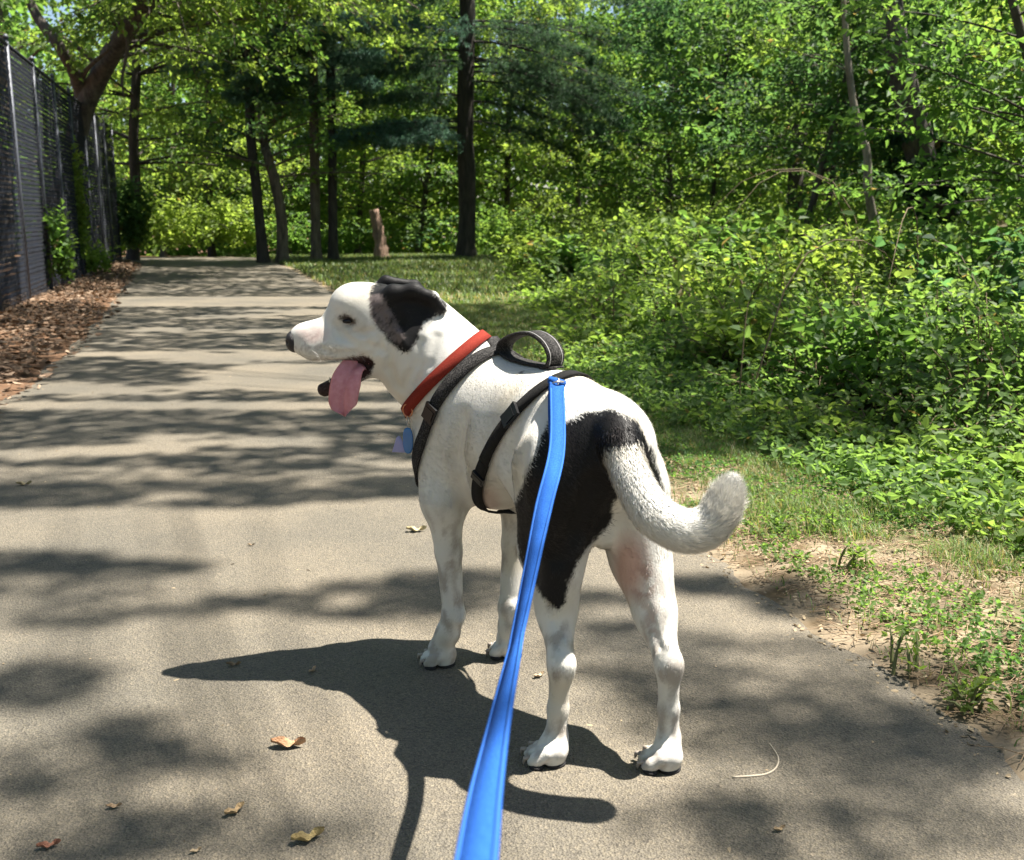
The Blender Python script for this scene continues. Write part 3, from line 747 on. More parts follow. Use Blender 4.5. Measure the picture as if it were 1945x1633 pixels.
b.tube([leash_at-T[0]*.004, leash_at-T[0]*.016-Nl[0]*.004, RG+RN*.014], [.0035, .0045, .003], 10); torus(b, RG+RN*.010, .008, .0018, np.array([T[0], Nl[0]])); b.build('clip', M_steel, leash)

M_wh = plain('whisker', (.5, .48, .44), .4)
for q in range(22):
    x = 585+q*4.2+rng.normal()*2; y = 664+rng.normal()*9
    p, nrm_ = hit(x, y); d = (lambda v: v/np.linalg.norm(v))(nrm_*.6-HFd*.7+np.array([0, 0, -.35])+rng.normal(0, .18, 3)); b = MB(); L0 = rng.uniform(.015, .035)
    b.tube([p, p+d*L0*.5, p+d*L0+np.array([0, 0, -.2*L0])], [.00035, .00028, .0001], 3, cap=False); b.build('whisker', M_wh, dog)
# ================================================================ the setting
def lin(y, pts): return np.interp(y, [p[0] for p in pts], [p[1] for p in pts])
EDGE_R = [gnd(1990, 1475), gnd(1930, 1432), gnd(1800, 1345), gnd(1640, 1238), gnd(1530, 1165), gnd(1440, 1108), gnd(1370, 1062), gnd(1290, 1010)]
er_ = sorted([(p[1], p[0]) for p in EDGE_R]+[(-3., 2.2), (0., 1.7), (1.2, 1.18), (4.0, .10), (5.5, -.22), (8., -.85), (11.5, -1.75), (15, -2.75), (19, -3.95), (23, -5.3), (30, -8.2)])
ey = np.array([p[0] for p in er_]); ex = np.array([p[1] for p in er_])
def right_edge(y): return np.interp(y, ey, ex)
LE = [(-3, -2.0), (0, -2.05), (3, -2.15), (gnd(40, 742)[1], gnd(40, 742)[0]), (gnd(130, 665)[1], gnd(130, 665)[0]), (gnd(195, 600)[1], gnd(195, 600)[0]), (gnd(222, 560)[1], gnd(222, 560)[0]), (gnd(246, 525)[1], gnd(246, 525)[0]), (gnd(262, 505)[1], gnd(262, 505)[0]), (30, -12.0)]
ly = np.array([p[0] for p in LE]); lx = np.array([p[1] for p in LE])
def left_edge(y): return np.interp(y, ly, lx)
SH = [gnd(1945, 1000), gnd(1700, 900), gnd(1500, 830), gnd(1250, 765), gnd(1130, 690), gnd(1030, 620), gnd(965, 540)]
sh_ = sorted([(p[1], p[0]) for p in SH]+[(0, 2.6), (2.2, 2.1), (21, -.2), (26, -.2)])
def shrub_edge(y): return np.interp(y, [p[0] for p in sh_], [p[1] for p in sh_])
def fence_x(y): return -4.62-.272*(y-9.4)
def gz(x, y):
    z = -.035*np.clip(y-24, 0, 60)
    return z+.02*np.sin(x*1.3+y*.7)*np.clip((x-right_edge(y))/1.5, 0, 1)+np.clip(x-shrub_edge(y)-.5, 0, 8)*.05
# ground sheet, fine near the camera and reaching the horizon
gx = np.concatenate([-np.geomspace(260, 9, 24), np.arange(-8.9, 6, .06), np.geomspace(6.05, 260, 30)])
gy = np.concatenate([-np.geomspace(200, 1.2, 18), np.arange(-1.1, 8, .05), np.arange(8, 26, .12), np.geomspace(26.1, 330, 34)])
GX, GY = np.meshgrid(gx, gy, indexing='ij'); GP = np.stack([GX.ravel(), GY.ravel(), np.zeros(GX.size)], 1)
GZ = gz(GP[:, 0], GP[:, 1])
dR = GP[:, 0]-right_edge(GP[:, 1]); dL = left_edge(GP[:, 1])-GP[:, 0]; dS = shrub_edge(GP[:, 1])-GP[:, 0]
nz = vnoise(GP, 3.1, 2)*.5+vnoise(GP, 9, 3)*.3+vnoise(GP, 25, 4)*.2
rough_ = (nz-.5)*.035+(vnoise(GP, 28, 8)-.5)*.016
off_path = np.clip(np.maximum(dR, dL)/.10, 0, 1)
GZ = GZ+rough_*off_path+np.where(dL > 0, np.clip(dL/1.2, 0, 1)*.05, 0)-.004*(1-off_path)
GP[:, 2] = GZ
dirtw = np.interp(GP[:, 1], [0, 2.2, 3.3, 5, 12], [.55, .55, .42, .12, .05])
grass = np.clip((dR-dirtw+(nz-.5)*.9)/.25, 0, 1)*(dR > 0)
litter = (dL > -.05)*1.0
bank_soil = np.clip((-dS+(nz-.5)*.8)/.3, 0, 1)*(dR > 0)  # ground turns darker past the shrub edge
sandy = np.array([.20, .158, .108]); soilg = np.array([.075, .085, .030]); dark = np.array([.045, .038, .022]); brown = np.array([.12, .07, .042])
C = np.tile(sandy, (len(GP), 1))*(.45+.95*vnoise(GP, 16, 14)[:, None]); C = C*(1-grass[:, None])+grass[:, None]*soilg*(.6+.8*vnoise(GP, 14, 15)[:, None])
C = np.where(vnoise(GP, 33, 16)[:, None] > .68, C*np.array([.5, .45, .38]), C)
C = C*(1-bank_soil[:, None])+bank_soil[:, None]*dark; C = np.where(litter[:, None] > 0, brown*(.5+vnoise(GP, 30, 17)[:, None]), C)
ii = np.arange(len(gx)-1)[:, None]*len(gy); jj = np.arange(len(gy)-1)[None]
GQ = np.stack([ii+jj, ii+len(gy)+jj, ii+len(gy)+jj+1, ii+jj+1], -1).reshape(-1, 4)
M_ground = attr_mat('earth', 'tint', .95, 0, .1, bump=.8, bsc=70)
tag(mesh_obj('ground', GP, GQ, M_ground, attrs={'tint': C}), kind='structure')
# path: a sheet a few mm above the ground with a ragged edge
py_ = np.concatenate([np.arange(-2.5, 6, .03), np.arange(6, 24, .08), np.arange(24, 30, .3)]); k_ = 41
PXv = []
for y in py_:
    l, r = left_edge(y), right_edge(y)
    jl = .03*math.sin(y*5.1)+.03*(rng.random()-.5); jr = .016*math.sin(y*7.3)+.012*math.sin(y*19)+.012*(rng.random()-.5)
    PXv.append(np.linspace(l-jl-.03, r+jr, k_))
PXv = np.array(PXv); PYv = np.repeat(py_[:, None], k_, 1); PZ = gz(PXv, PYv)*0-.035*np.clip(PYv-24, 0, 60)+.003
PZ[:, -1] -= .010; PZ[:, 0] -= .012
Vp = np.stack([PXv, PYv, PZ], -1).reshape(-1, 3); n = len(py_)
i = np.arange(n-1)[:, None]*k_; j = np.arange(k_-1)[None]
Qp = np.stack([i+j, i+j+1, i+k_+j+1, i+k_+j], -1).reshape(-1, 4)
m, nn, l, p = mat_new('asphalt'); tc = nn.new('ShaderNodeTexCoord')
def nz_node(sc, det=4, typ='ShaderNodeTexNoise'):
    t = nn.new(typ); t.inputs['Scale'].default_value = sc
    if typ == 'ShaderNodeTexNoise': t.inputs['Detail'].default_value = det
    l.new(tc.outputs['Object'], t.inputs['Vector']); return t
def ramp(inp, stops):
    r = nn.new('ShaderNodeValToRGB'); e = r.color_ramp.elements
    for q, (pos, c) in enumerate(stops):
        if q > 1: e.new(pos)
        e[q].position = pos; e[q].color = (*c, 1)
    l.new(inp, r.inputs[0]); return r
def mixn(a, b, f, mode='MIX'):
    x = nn.new('ShaderNodeMix'); x.data_type = 'RGBA'; x.blend_type = mode
    (l.new(f, x.inputs[0]) if not isinstance(f, float) else setattr(x.inputs[0], 'default_value', f))
    l.new(a, x.inputs[6]); l.new(b, x.inputs[7]); return x.outputs[2]
big = ramp(nz_node(1.3, 5).outputs[0], [(.35, (.168, .143, .108)), (.65, (.110, .099, .080))])
agg = nz_node(240, 3, 'ShaderNodeTexVoronoi'); aggc = ramp(agg.outputs['Color'], [(.0, (.55, .55, .56)), (.45, (.92, .92, .92)), (.8, (1.1, 1.08, 1.0)), (1., (1.6, 1.5, 1.4))])
fin = ramp(nz_node(420, 2).outputs[0], [(.35, (.55, .55, .55)), (.65, (1.4, 1.4, 1.4))])
c1 = mixn(big.outputs[0], aggc.outputs[0], .75, 'MULTIPLY'); c1 = mixn(c1, fin.outputs[0], .7, 'MULTIPLY')
pit = ramp(nz_node(60, 6).outputs[0], [(.30, (.55, .55, .55)), (.42, (1, 1, 1))]); c1 = mixn(c1, pit.outputs[0], .5, 'MULTIPLY')
l.new(c1, p.inputs['Base Color']); p.inputs['Roughness'].default_value = .85; p.inputs['Specular IOR Level'].default_value = .3
bm1 = nn.new('ShaderNodeBump'); bm1.inputs['Strength'].default_value = .9; bm1.inputs['Distance'].default_value = .0035
l.new(agg.outputs['Distance'], bm1.inputs['Height']); bm2 = nn.new('ShaderNodeBump'); bm2.inputs['Strength'].default_value = .5; bm2.inputs['Distance'].default_value = .003
l.new(nz_node(300, 3).outputs[0], bm2.inputs['Height']); l.new(bm1.outputs[0], bm2.inputs['Normal']); l.new(bm2.outputs[0], p.inputs['Normal'])
tag(mesh_obj('path', Vp, Qp, m), kind='structure')

# ================================================================ leaves
def unit(v): return v/(np.linalg.norm(v, axis=-1, keepdims=True)+1e-9)
def leaves(P, D, N, sz, asp=.62, fold=.18, simple=False):
    """leaf blades: base P, direction D, upper side N, length sz"""
    D = unit(D); S = unit(np.cross(D, N)); U = np.cross(S, D); s = np.asarray(sz)[:, None]; w = s*asp/2
    tip = P+D*s-U*s*.16
    if simple:
        m_ = P+D*s*.45; V = np.stack([P, m_+S*w-U*s*0+U*fold*w, tip, m_-S*w+U*fold*w], 1)
        i = np.arange(len(P))[:, None]*4; return V.reshape(-1, 3), [i+np.array([[0, 1, 2]]), i+np.array([[0, 2, 3]])], 4
    a = P+D*s*.28; b = P+D*s*.66-U*s*.05
    V = np.stack([P, a+S*w*.92+U*fold*w, b+S*w*.72+U*fold*w*.6, tip, b-S*w*.72+U*fold*w*.6, a-S*w*.92+U*fold*w], 1)
    i = np.arange(len(P))[:, None]*6; return V.reshape(-1, 3), [i+np.array([[0, 1, 2, 3]]), i+np.array([[0, 3, 4, 5]])], 6
class LeafBag:
    def __init__(s): s.a = []
    def add(s, P, D, N, sz, tint): s.a.append((P, D, N, sz, tint))
    def count(s): return sum(len(a[0]) for a in s.a)
    def build(s, name, mat, parent=None, simple=True, asp=.62, fold=.25):
        P, D, N, sz, T = [np.concatenate([a[q] for a in s.a]) for q in range(5)]
        V, Fs, k = leaves(P, D, N, sz, asp, fold, simple)
        return mesh_obj(name, V, [np.vstack(Fs)], mat, parent, False, {'tint': np.repeat(T, k, axis=0)})
def tints(P, base, var=.35, yel=.25, sc=1.5, seed=0):
    """clump-wise variation of a leaf colour"""
    n = len(P); v = vnoise(P, sc, seed)[:, None]; r_ = rng.random((n, 1)); y = np.clip((vnoise(P, sc*.7, seed+9)[:, None]-.45)*3, 0, 1)*yel
    c = np.asarray(base)*(1-var+2*var*(v*.5+r_*.5)); c = c*(1-y)+y*np.array([.14, .185, .040])*(.7+.6*r_); return np.where(rng.random((n, 1)) < .008, np.array([.13, .10, .045]), c)
def spray(bag, wood, base, d, L_, droop=.15, n_tw=12, n_lf=12, lf=.09, base_c=(.05, .10, .02), up=(0, 0, 1.), flat=.35, r0=.02, seed=0, twl=.42, yel=.25, var=.35):
    """one limb: a curved branch, side twigs, leaves held in a loose layer"""
    d = unit(np.asarray(d, float)); up = np.asarray(up)
    t = np.linspace(0, 1, 7)[:, None]; side = unit(np.cross(d, up)); bend = rng.normal()*.12
    B = base+d*t*L_+up*(-droop*L_*t**2)+side*bend*L_*t**2
    if wood is not None: wood.tube(B, np.linspace(r0, r0*.2, 7), 5, cap=False)
    u = rng.uniform(.12, 1, n_tw); sg = np.where(rng.random(n_tw) < .5, -1, 1); q = base+d*u[:, None]*L_+up*(-droop*L_*u[:, None]**2)+side*bend*L_*u[:, None]**2
    td = unit(d*rng.uniform(.35, 1, (n_tw, 1))+side*sg[:, None]*rng.uniform(.5, 1.1, (n_tw, 1))+up*rng.normal(0, flat, (n_tw, 1)))
    tl = L_*twl*(1.15-u*.75)*rng.uniform(.6, 1.2, n_tw)
    if wood is not None:
        for a_, b_, c_ in zip(q[:n_tw:2], td[::2], tl[::2]): wood.tube([a_, a_+b_*c_*.5, a_+b_*c_-up*.06*c_], [r0*.22, r0*.16, r0*.08], 3, cap=False)
    v = rng.uniform(.1, 1.05, (n_tw, n_lf)); P = q[:, None]+td[:, None]*(v*tl[:, None])[..., None]-up*(droop*.5*(v**2*tl[:, None])[..., None])
    P = P.reshape(-1, 3)+rng.normal(0, lf*.45, (n_tw*n_lf, 3)); T_ = np.repeat(td, n_lf, axis=0)
    D = unit(T_+rng.normal(0, .7, P.shape)+np.array([0, 0, -.25])); N = unit(np.array([0, 0, 1.])+rng.normal(0, .6, P.shape))
    bag.add(P, D, N, lf*rng.uniform(.6, 1.25, len(P)), tints(P, base_c, var, yel, 1.3, seed))
M_leaf = attr_mat('leaf', 'tint', .55, .56, .22, tcol=(2.6, 2.5, 1.45))
M_leaf_dull = attr_mat('conifer_needles', 'tint', .6, .38, .25, tcol=(1.9, 2.0, 1.5))
def bark(name, c, sc=14, var=.5):
    m, n, l, p = mat_new(name); tc = n.new('ShaderNodeTexCoord'); mp = n.new('ShaderNodeMapping'); mp.inputs['Scale'].default_value = (1, 1, .22)
    l.new(tc.outputs['Object'], mp.inputs[0]); t = n.new('ShaderNodeTexNoise'); t.inputs['Scale'].default_value = sc; t.inputs['Detail'].default_value = 8; t.inputs['Roughness'].default_value = .65
    l.new(mp.outputs[0], t.inputs['Vector']); r = n.new('ShaderNodeValToRGB'); r.color_ramp.elements[0].position = .36; r.color_ramp.elements[1].position = .64
    r.color_ramp.elements[0].color = (*[x*(1-var) for x in c], 1); r.color_ramp.elements[1].color = (*[x*(1+var) for x in c], 1)
    l.new(t.outputs[0], r.inputs[0]); l.new(r.outputs[0], p.inputs['Base Color']); p.inputs['Roughness'].default_value = .9
    b = n.new('ShaderNodeBump'); b.inputs['Strength'].default_value = 1; b.inputs['Distance'].default_value = .04; l.new(t.outputs[0], b.inputs['Height']); l.new(b.outputs[0], p.inputs['Normal']); return m
M_bark = bark('grey_brown_bark', (.125, .098, .072)); M_bark_dark = bark('dark_bark', (.040, .032, .026)); M_bark_pale = bark('pale_bark', (.20, .17, .13))
M_bark_sunlit = bark('sunlit_pink_bark', (.34, .22, .16), 20, .3)  # pale pink tone paints sunlight onto a trunk base

def trunk_mesh(P, r, k=14, root=True, n=26, jit=.05):
    """tapered trunk along points, flared at the foot"""
    S_ = spline(P, n); rr = np.interp(np.linspace(0, 1, n), np.linspace(0, 1, len(r)), r)
    S_ = S_+np.stack([vnoise(S_, .8, 3)-.5, vnoise(S_, .8, 4)-.5, np.zeros(n)], 1)*rr[:, None]*.9*(np.arange(n) > 1)[:, None]
    if root: rr = rr*(1+.75*np.exp(-(S_[:, 2]-S_[0, 2])/.22))
    b = MB(); b.tube(S_, rr, k, jit=jit); return b, S_, rr
def tree(base, path, r, mat, label, h0, h1, n_sp, L_, lf, base_c, cat='tree', name='broadleaf_tree', aim=None, aimw=0., seed=0, n_tw=12, n_lf=12, droop=.12, yel=.25, var=.35, flat=.35, group=None, parts=True, rise=.15, simple=True, lmat=None):
    base = np.asarray(base, float); o = empty(name, base); tag(o, label, cat, group)
    b, S_, rr = trunk_mesh([base-[0, 0, .15]]+list(path), r)
    bag = LeafBag(); wood = MB(); zs = S_[:, 2]
    for q in range(n_sp):
        z = rng.uniform(h0, h1) if q > 2 else h0+(h1-h0)*q/3
        i = int(np.argmin(np.abs(zs-z))); a = rng.uniform(0, 2*np.pi); d = np.array([math.cos(a), math.sin(a), rng.uniform(-.1, .35)+rise])
        if aim is not None: d[:2] = d[:2]*(1-aimw)+np.asarray(aim)*aimw
        ll = L_*rng.uniform(.55, 1.15)*(1-.35*(z-h0)/(h1-h0+.01))
        spray(bag, wood, S_[i], d, ll, droop, n_tw, n_lf, lf, base_c, flat=flat, r0=max(.008, rr[i]*.28), seed=seed+q, yel=yel, var=var)
    b.build('trunk', mat, o)
    if wood.n: wood.build('limbs', mat, o)
    bag.build('crown', lmat or M_leaf, o, simple)
    return o, S_, rr
def G3(x, y, dz=0.): return np.array([x, y, float(gz(np.array(x), np.array(y)))+dz])
def xw(px, Y): return (px-PW/2)/F*Y*1.02
def up_path(b, top, lean=(0, 0), n=4):
    return [b+np.array([lean[0]*u, lean[1]*u, top*u]) for u in np.linspace(0, 1, n)]
GRN = (.066, .125, .034); GRN_D = (.042, .088, .038); GRN_Y = (.120, .180, .044); GRN_B = (.040, .090, .045)

# ---------------------------------------------------------------- conifers: needles in tufts on drooping boughs
def needle_spray(Ns, wood, base, d, L_, droop=.25, n_tw=16, tuft=10, nn_=11, nl=.085, c=(.020, .048, .028), r0=.03):
    d = unit(np.asarray(d, float)); up = np.array([0, 0, 1.]); side = unit(np.cross(d, up)); t = np.linspace(0, 1, 8)[:, None]; bend = rng.normal()*.1
    cur = lambda u: base+d*u*L_-up*droop*L_*u**1.7+side*bend*L_*u**2
    wood.tube(cur(t), np.linspace(r0, r0*.18, 8), 5, cap=False)
    u = rng.uniform(.04, 1, n_tw)[:, None]; sg = np.where(rng.random(n_tw) < .5, -1, 1)[:, None]; q = cur(u)
    td = unit(d*rng.uniform(.4, 1, (n_tw, 1))+side*sg*rng.uniform(.3, 1, (n_tw, 1))-up*rng.uniform(.0, .5, (n_tw, 1))); tl = L_*.34*(1.2-u)*rng.uniform(.7, 1.2, (n_tw, 1))
    for a_, b_, c_ in zip(q, td, tl): wood.tube([a_, a_+b_*c_*.5, a_+b_*c_-up*c_*.1], [r0*.2, r0*.14, r0*.06], 3, cap=False)
    v = np.linspace(.25, 1, tuft)[None, :, None]; P = (q[:, None]+td[:, None]*v*tl[:, None]).reshape(-1, 3)+rng.normal(0, .05, (n_tw*tuft, 3)); T_ = np.repeat(td, tuft, 0)
    P = np.repeat(P, nn_, 0)+rng.normal(0, .02, (len(P)*nn_, 3)); T_ = np.repeat(T_, nn_, 0)
    D = unit(T_*.8+rng.normal(0, .6, P.shape)-up*.1); ll = nl*rng.uniform(.7, 1.2, len(P))[:, None]; S = unit(np.cross(D, rng.normal(size=P.shape)))
    V = np.stack([P-S*.007, P+S*.007, P+D*ll], 1); Ns.append((V.reshape(-1, 3), np.repeat(np.asarray(c)*(.55+.9*rng.random((len(P), 1))), 3, 0)))
def conifer(base, r, label, boughs, h, mat=M_bark_dark, nm='pine_tree', nl=.09):
    base = np.asarray(base); o = empty(nm, base); tag(o, label, 'tree'); b, S_, rr = trunk_mesh([base-[0, 0, .15]]+up_path(base, h, (.15, 0)), r); Ns = []; wood = MB()
    for (z, ax_, ay_, az_, L_, dr, c) in boughs:
        i = int(np.argmin(np.abs(S_[:, 2]-z))); needle_spray(Ns, wood, S_[i]*[1, 1, 0]+[0, 0, z], (ax_, ay_, az_), L_, dr, n_tw=int(28+L_*9), c=c, r0=.012+.004*L_, nl=nl)
    b.build('trunk', mat, o); wood.build('limbs', mat, o)
    V = np.vstack([a for a, _ in Ns]); Cc = np.vstack([c for _, c in Ns])
    mesh_obj('needles', V, np.arange(len(V)).reshape(-1, 3), M_leaf_dull, o, False, {'tint': Cc}); return o
BG = (.065, .125, .095); DG = (.050, .092, .050)
pb = gnd(885, 492)
bo = [(2.75, -1, -.5, .05, 3.0, .16, BG), (2.95, -1, -.1, .0, 2.6, .2, BG), (3.4, -.9, -.8, .1, 2.6, .2, DG), (4.3, -1, -.2, .1, 3.6, .16, DG), (4.1, -1, .3, .1, 4.2, .15, DG), (2.6, -.8, -.9, .05, 2.2, .15, BG), (4.6, -.7, -.7, .1, 3.4, .12, BG), (5.4, -1, -.3, .1, 3.4, .14, DG),
      (3.9, 1, -.3, .05, 3.6, .42, DG), (3.3, 1, -.1, .05, 3.2, .38, DG), (4.5, 1, -.5, .0, 4.2, .38, DG), (3.7, .9, -.6, .05, 3.4, .40, DG), (4.9, 1, .1, .1, 4.4, .30, DG), (2.9, 1, .2, .05, 2.6, .32, DG), (5.6, .9, -.4, .1, 4.2, .3, DG), (4.2, 1, .3, .0, 3.9, .45, DG)]
for q in range(3): bo.append((rng.uniform(3.0, 6), 1, rng.uniform(-.9, .3), .05, rng.uniform(2.6, 4.2), rng.uniform(.3, .5), DG))
for q in range(4): bo.append((rng.uniform(2.6, 5.2), -1, rng.uniform(-.9, .2), .05, rng.uniform(2.2, 4.0), rng.uniform(.1, .22), (BG, DG)[q % 2]))
for q in range(6): a = rng.uniform(0, 6.28); bo.append((rng.uniform(5, 9), math.cos(a), math.sin(a), .15, rng.uniform(2.4, 3.8), .15, DG))
conifer(pb, [.195, .185, .15, .08], 'tall pine with a straight dark trunk in the middle of the photo, beyond the grass', bo, 14)
def rboughs(n, h0, h1, Lm, c, aim=0, aw=0):
    out = []
    for q in range(n):
        a = rng.uniform(0, 6.28); out.append((rng.uniform(h0, h1), math.cos(a)*(1-aw)+aim*aw, math.sin(a)*(1-aw)-.2, .1, Lm*rng.uniform(.7, 1.2), rng.uniform(.1, .25), c))
    return out
conifer(gnd(603, 496), [.105, .10, .09, .05], 'slim pine with pale grey trunk, left one of the close pair beyond the path', rboughs(13, 2.9, 8, 2.6, DG, -1, .4), 12, M_bark)
conifer(gnd(636, 496), [.105, .095, .08, .05], 'slim pine with near-black trunk, right one of the close pair beyond the path', rboughs(13, 2.7, 8, 2.4, BG, .3, .3), 12)
# base of a standing trunk, cut short, sunlight painted into its bark
sb = gnd(727, 491); b, S_, rr = trunk_mesh([sb-[0, 0, .1], sb+[-.03, 0, .35], sb+[-.10, 0, .75], at(710, 398, sb[1])], [.125, .12, .115, .10], 16, True, 18, .10)
tag(b.build('trunk_base', M_bark_sunlit, origin=sb), 'sunlit pinkish base of a tree trunk left of the tall dark pine', 'stump')
# small trees where the path leaves the view
t0 = gnd(535, 498)
tree(t0, [t0, at(532, 400, t0[1]), at(512, 300, t0[1]), at(500, 240, t0[1]+.3), at(470, 60, t0[1]+.6)+[0, 0, 2]], [.12, .11, .10, .09, .05], M_bark, 'leaning light brown tree at the right verge where the path disappears', 1.7, 6.5, 34, 2.3, .11, GRN, seed=3, yel=.5)
t0 = gnd(497, 499)
tree(t0, up_path(t0, 8, (-.3, .4)), [.11, .10, .09, .05], M_bark_dark, 'dark slim trunked tree left beside the leaning light brown tree', 1.8, 7.5, 30, 2.4, .11, GRN_D, seed=40)
# trees behind the fence
M_bark_fork = bark('brown_bark', (.072, .060, .048))
fb = G3(-7.9, 17.4)
o, S_, rr = tree(fb, [fb, at(128, 330, 17.3), at(160, 215, 17.2), at(200, 130, 16.9), at(238, 60, 16.4), at(290, -20, 15.7), at(360, -160, 15.4)], [.19, .18, .165, .155, .14, .12, .07], M_bark_fork, 'big forked tree leaning out over the path from behind the fence', 3.2, 6.3, 30, 2.8, .10, GRN_Y, seed=70, yel=.5, aim=(.6, .5), aimw=.35)
lb_ = LeafBag(); lw_ = MB(); lim = spline([at(290, -20, 15.7), at(380, -90, 16), at(520, -80, 17), at(640, -60, 18)], 20); lw_.tube(lim, np.linspace(.08, .03, 20), 7)
for q in range(64):
    i = rng.integers(0, 20); a_ = rng.uniform(0, 6.28); spray(lb_, lw_, lim[i], (math.cos(a_), math.sin(a_), rng.uniform(-.75, .1)), rng.uniform(1.0, 2.6), .22, 12, 12, .095, (GRN, GRN_Y)[q % 2], flat=.3, r0=.015, seed=800+q, yel=.5)
lw_.build('limb', M_bark, o); lb_.build('bough_leaves', M_leaf, o)
b = MB()
for P_, r_ in (([at(158, 222, 17.2), at(150, 160, 17.0), at(118, 95, 16.3), at(70, 30, 16.4), at(30, -60, 16.5)], [.12, .105, .09, .075, .05]), ([at(198, 135, 16.9), at(160, 100, 16.8), at(120, 70, 16.7)], [.05, .04, .02]), ([at(216, 0, 15.6), at(226, 40, 15.6), at(243, 80, 15.7), at(232, 150, 15.8), at(236, 185, 15.9)], [.04, .03, .028, .02, .01]), ([at(152, 200, 17.1), at(160, 140, 16.8), at(210, 90, 15.8)], [.05, .04, .02])):
    b.tube(spline(P_, 20), np.interp(np.linspace(0, 1, 20), np.linspace(0, 1, len(r_)), r_), 9, jit=.04)
b.build('limb', M_bark_fork, o)
fb = G3(-6.35, 12.6); tree(fb, up_path(fb, 9, (-.2, .3)), [.17, .16, .14, .08], M_bark, 'grey trunked tree at the left edge rising behind the near fence panels', 3.0, 8, 34, 2.4, .10, GRN, seed=90, yel=.4)
fb = G3(-9.5, 20); tree(fb, up_path(fb, 9, (.5, .0)), [.16, .15, .12, .07], M_bark, 'leafy tree behind the far end of the fence', 1.6, 8.5, 60, 2.6, .11, GRN, seed=110, yel=.5)
fb = G3(-8.0, 22.5); tree(fb, up_path(fb, 8, (.7, .0)), [.12, .11, .09, .05], M_bark_dark, 'bright green tree hanging low over the left verge at the path end', 2.0, 7.5, 60, 2.9, .11, GRN_Y, seed=130, yel=.7, droop=.22)
# trees beyond the crest and behind the grass, left to right
BACK = [(330, 33, 'b', 10, 3.2, GRN, 'tall leafy tree far off behind the opening at the path end'), (420, 27, 'b', 10, 3.0, GRN_Y, 'bright leafed tree arching over the end of the path'), (560, 29, 'b', 10, 3.2, GRN, 'mid green tree seen between the leaning tree and the slim pines'),
        (690, 31, 'b', 10, 3.4, GRN_Y, 'sunny yellow-green tree behind the pinkish trunk base'), (800, 28, 'b', 10, 3.0, GRN, 'leafy tree just left behind the tall dark pine'), (960, 29, 'b', 10, 3.4, GRN_Y, 'glowing yellow-green tree just right behind the tall dark pine'), (1100, 32, 'b', 11, 3.6, GRN, 'green tree behind the drooping dark pine boughs'),
        (1260, 24, 'b', 10, 3.4, GRN, 'green tree behind the shrub bank, right of the drooping pine boughs')]
for q, (px, Y, _, h, L_, c, lb) in enumerate(BACK):
    h = (.92+.19*Y)*1.08
    bb_ = G3(xw(px, Y), Y); tree(bb_, up_path(bb_, h, (rng.normal()*.5, 0)), [.09, .085, .07, .04], (M_bark_fork, M_bark_dark)[q % 2], lb, .7, h, 72, L_, .14, c, seed=150+20*q, yel=.55, n_tw=13, n_lf=13)
# right-hand wood
rt = G3(xw(1835, 11.5), 11.5)
o, S_, rr = tree(rt, [rt, at(1805, 440, 11.3), at(1755, 330, 11.2), at(1722, 215, 11.1), at(1698, 110, 11), at(1685, 0, 11), at(1678, -200, 11)], [.19, .17, .15, .15, .13, .12, .09], M_bark_fork, 'thick grey-brown tree with ivy on its lower trunk, upper right of the photo', 3.2, 5.6, 16, 2.4, .085, GRN_D, seed=400, yel=.3, droop=.2)
ivy = LeafBag(); u = rng.random(5200)**.8*13; iv = S_[np.clip(u.astype(int), 0, 25)]*(1-(u % 1)[:, None])+S_[np.clip(u.astype(int)+1, 0, 25)]*(u % 1)[:, None]; a = rng.uniform(0, 6.28, len(u)); out = np.stack([np.cos(a), np.sin(a), np.zeros(len(u))], 1)
rad = .20+.16*vnoise(np.stack([u*.6, a, a*0], 1), 1.1, 4)
keepi = vnoise(np.stack([u, a, a*0], 1), .9, 7) > .32; ivy.add((iv+out*rad[:, None])[keepi], (out*.3+[0, 0, -.8]+rng.normal(0, .4, out.shape))[keepi], (out+[0, 0, .5])[keepi], rng.uniform(.05, .09, keepi.sum()), tints(iv[keepi], (.014, .040, .014), .4, .1, 2))
ivy.build('ivy', M_leaf, o, False, .9)
st = G3(xw(1672, 9.6), 9.6)
tree(st, [st, at(1665, 440, 9.6), at(1650, 360, 9.5), at(1648, 290, 9.5), at(1628, 220, 9.5), at(1612, 120, 9.5), at(1600, -40, 9.5)], [.045, .042, .038, .036, .034, .03, .02], M_bark_pale, 'thin crooked pale trunked tree left of the thick ivy tree', 2.2, 3.9, 6, .9, .07, GRN_Y, seed=430, yel=.6)
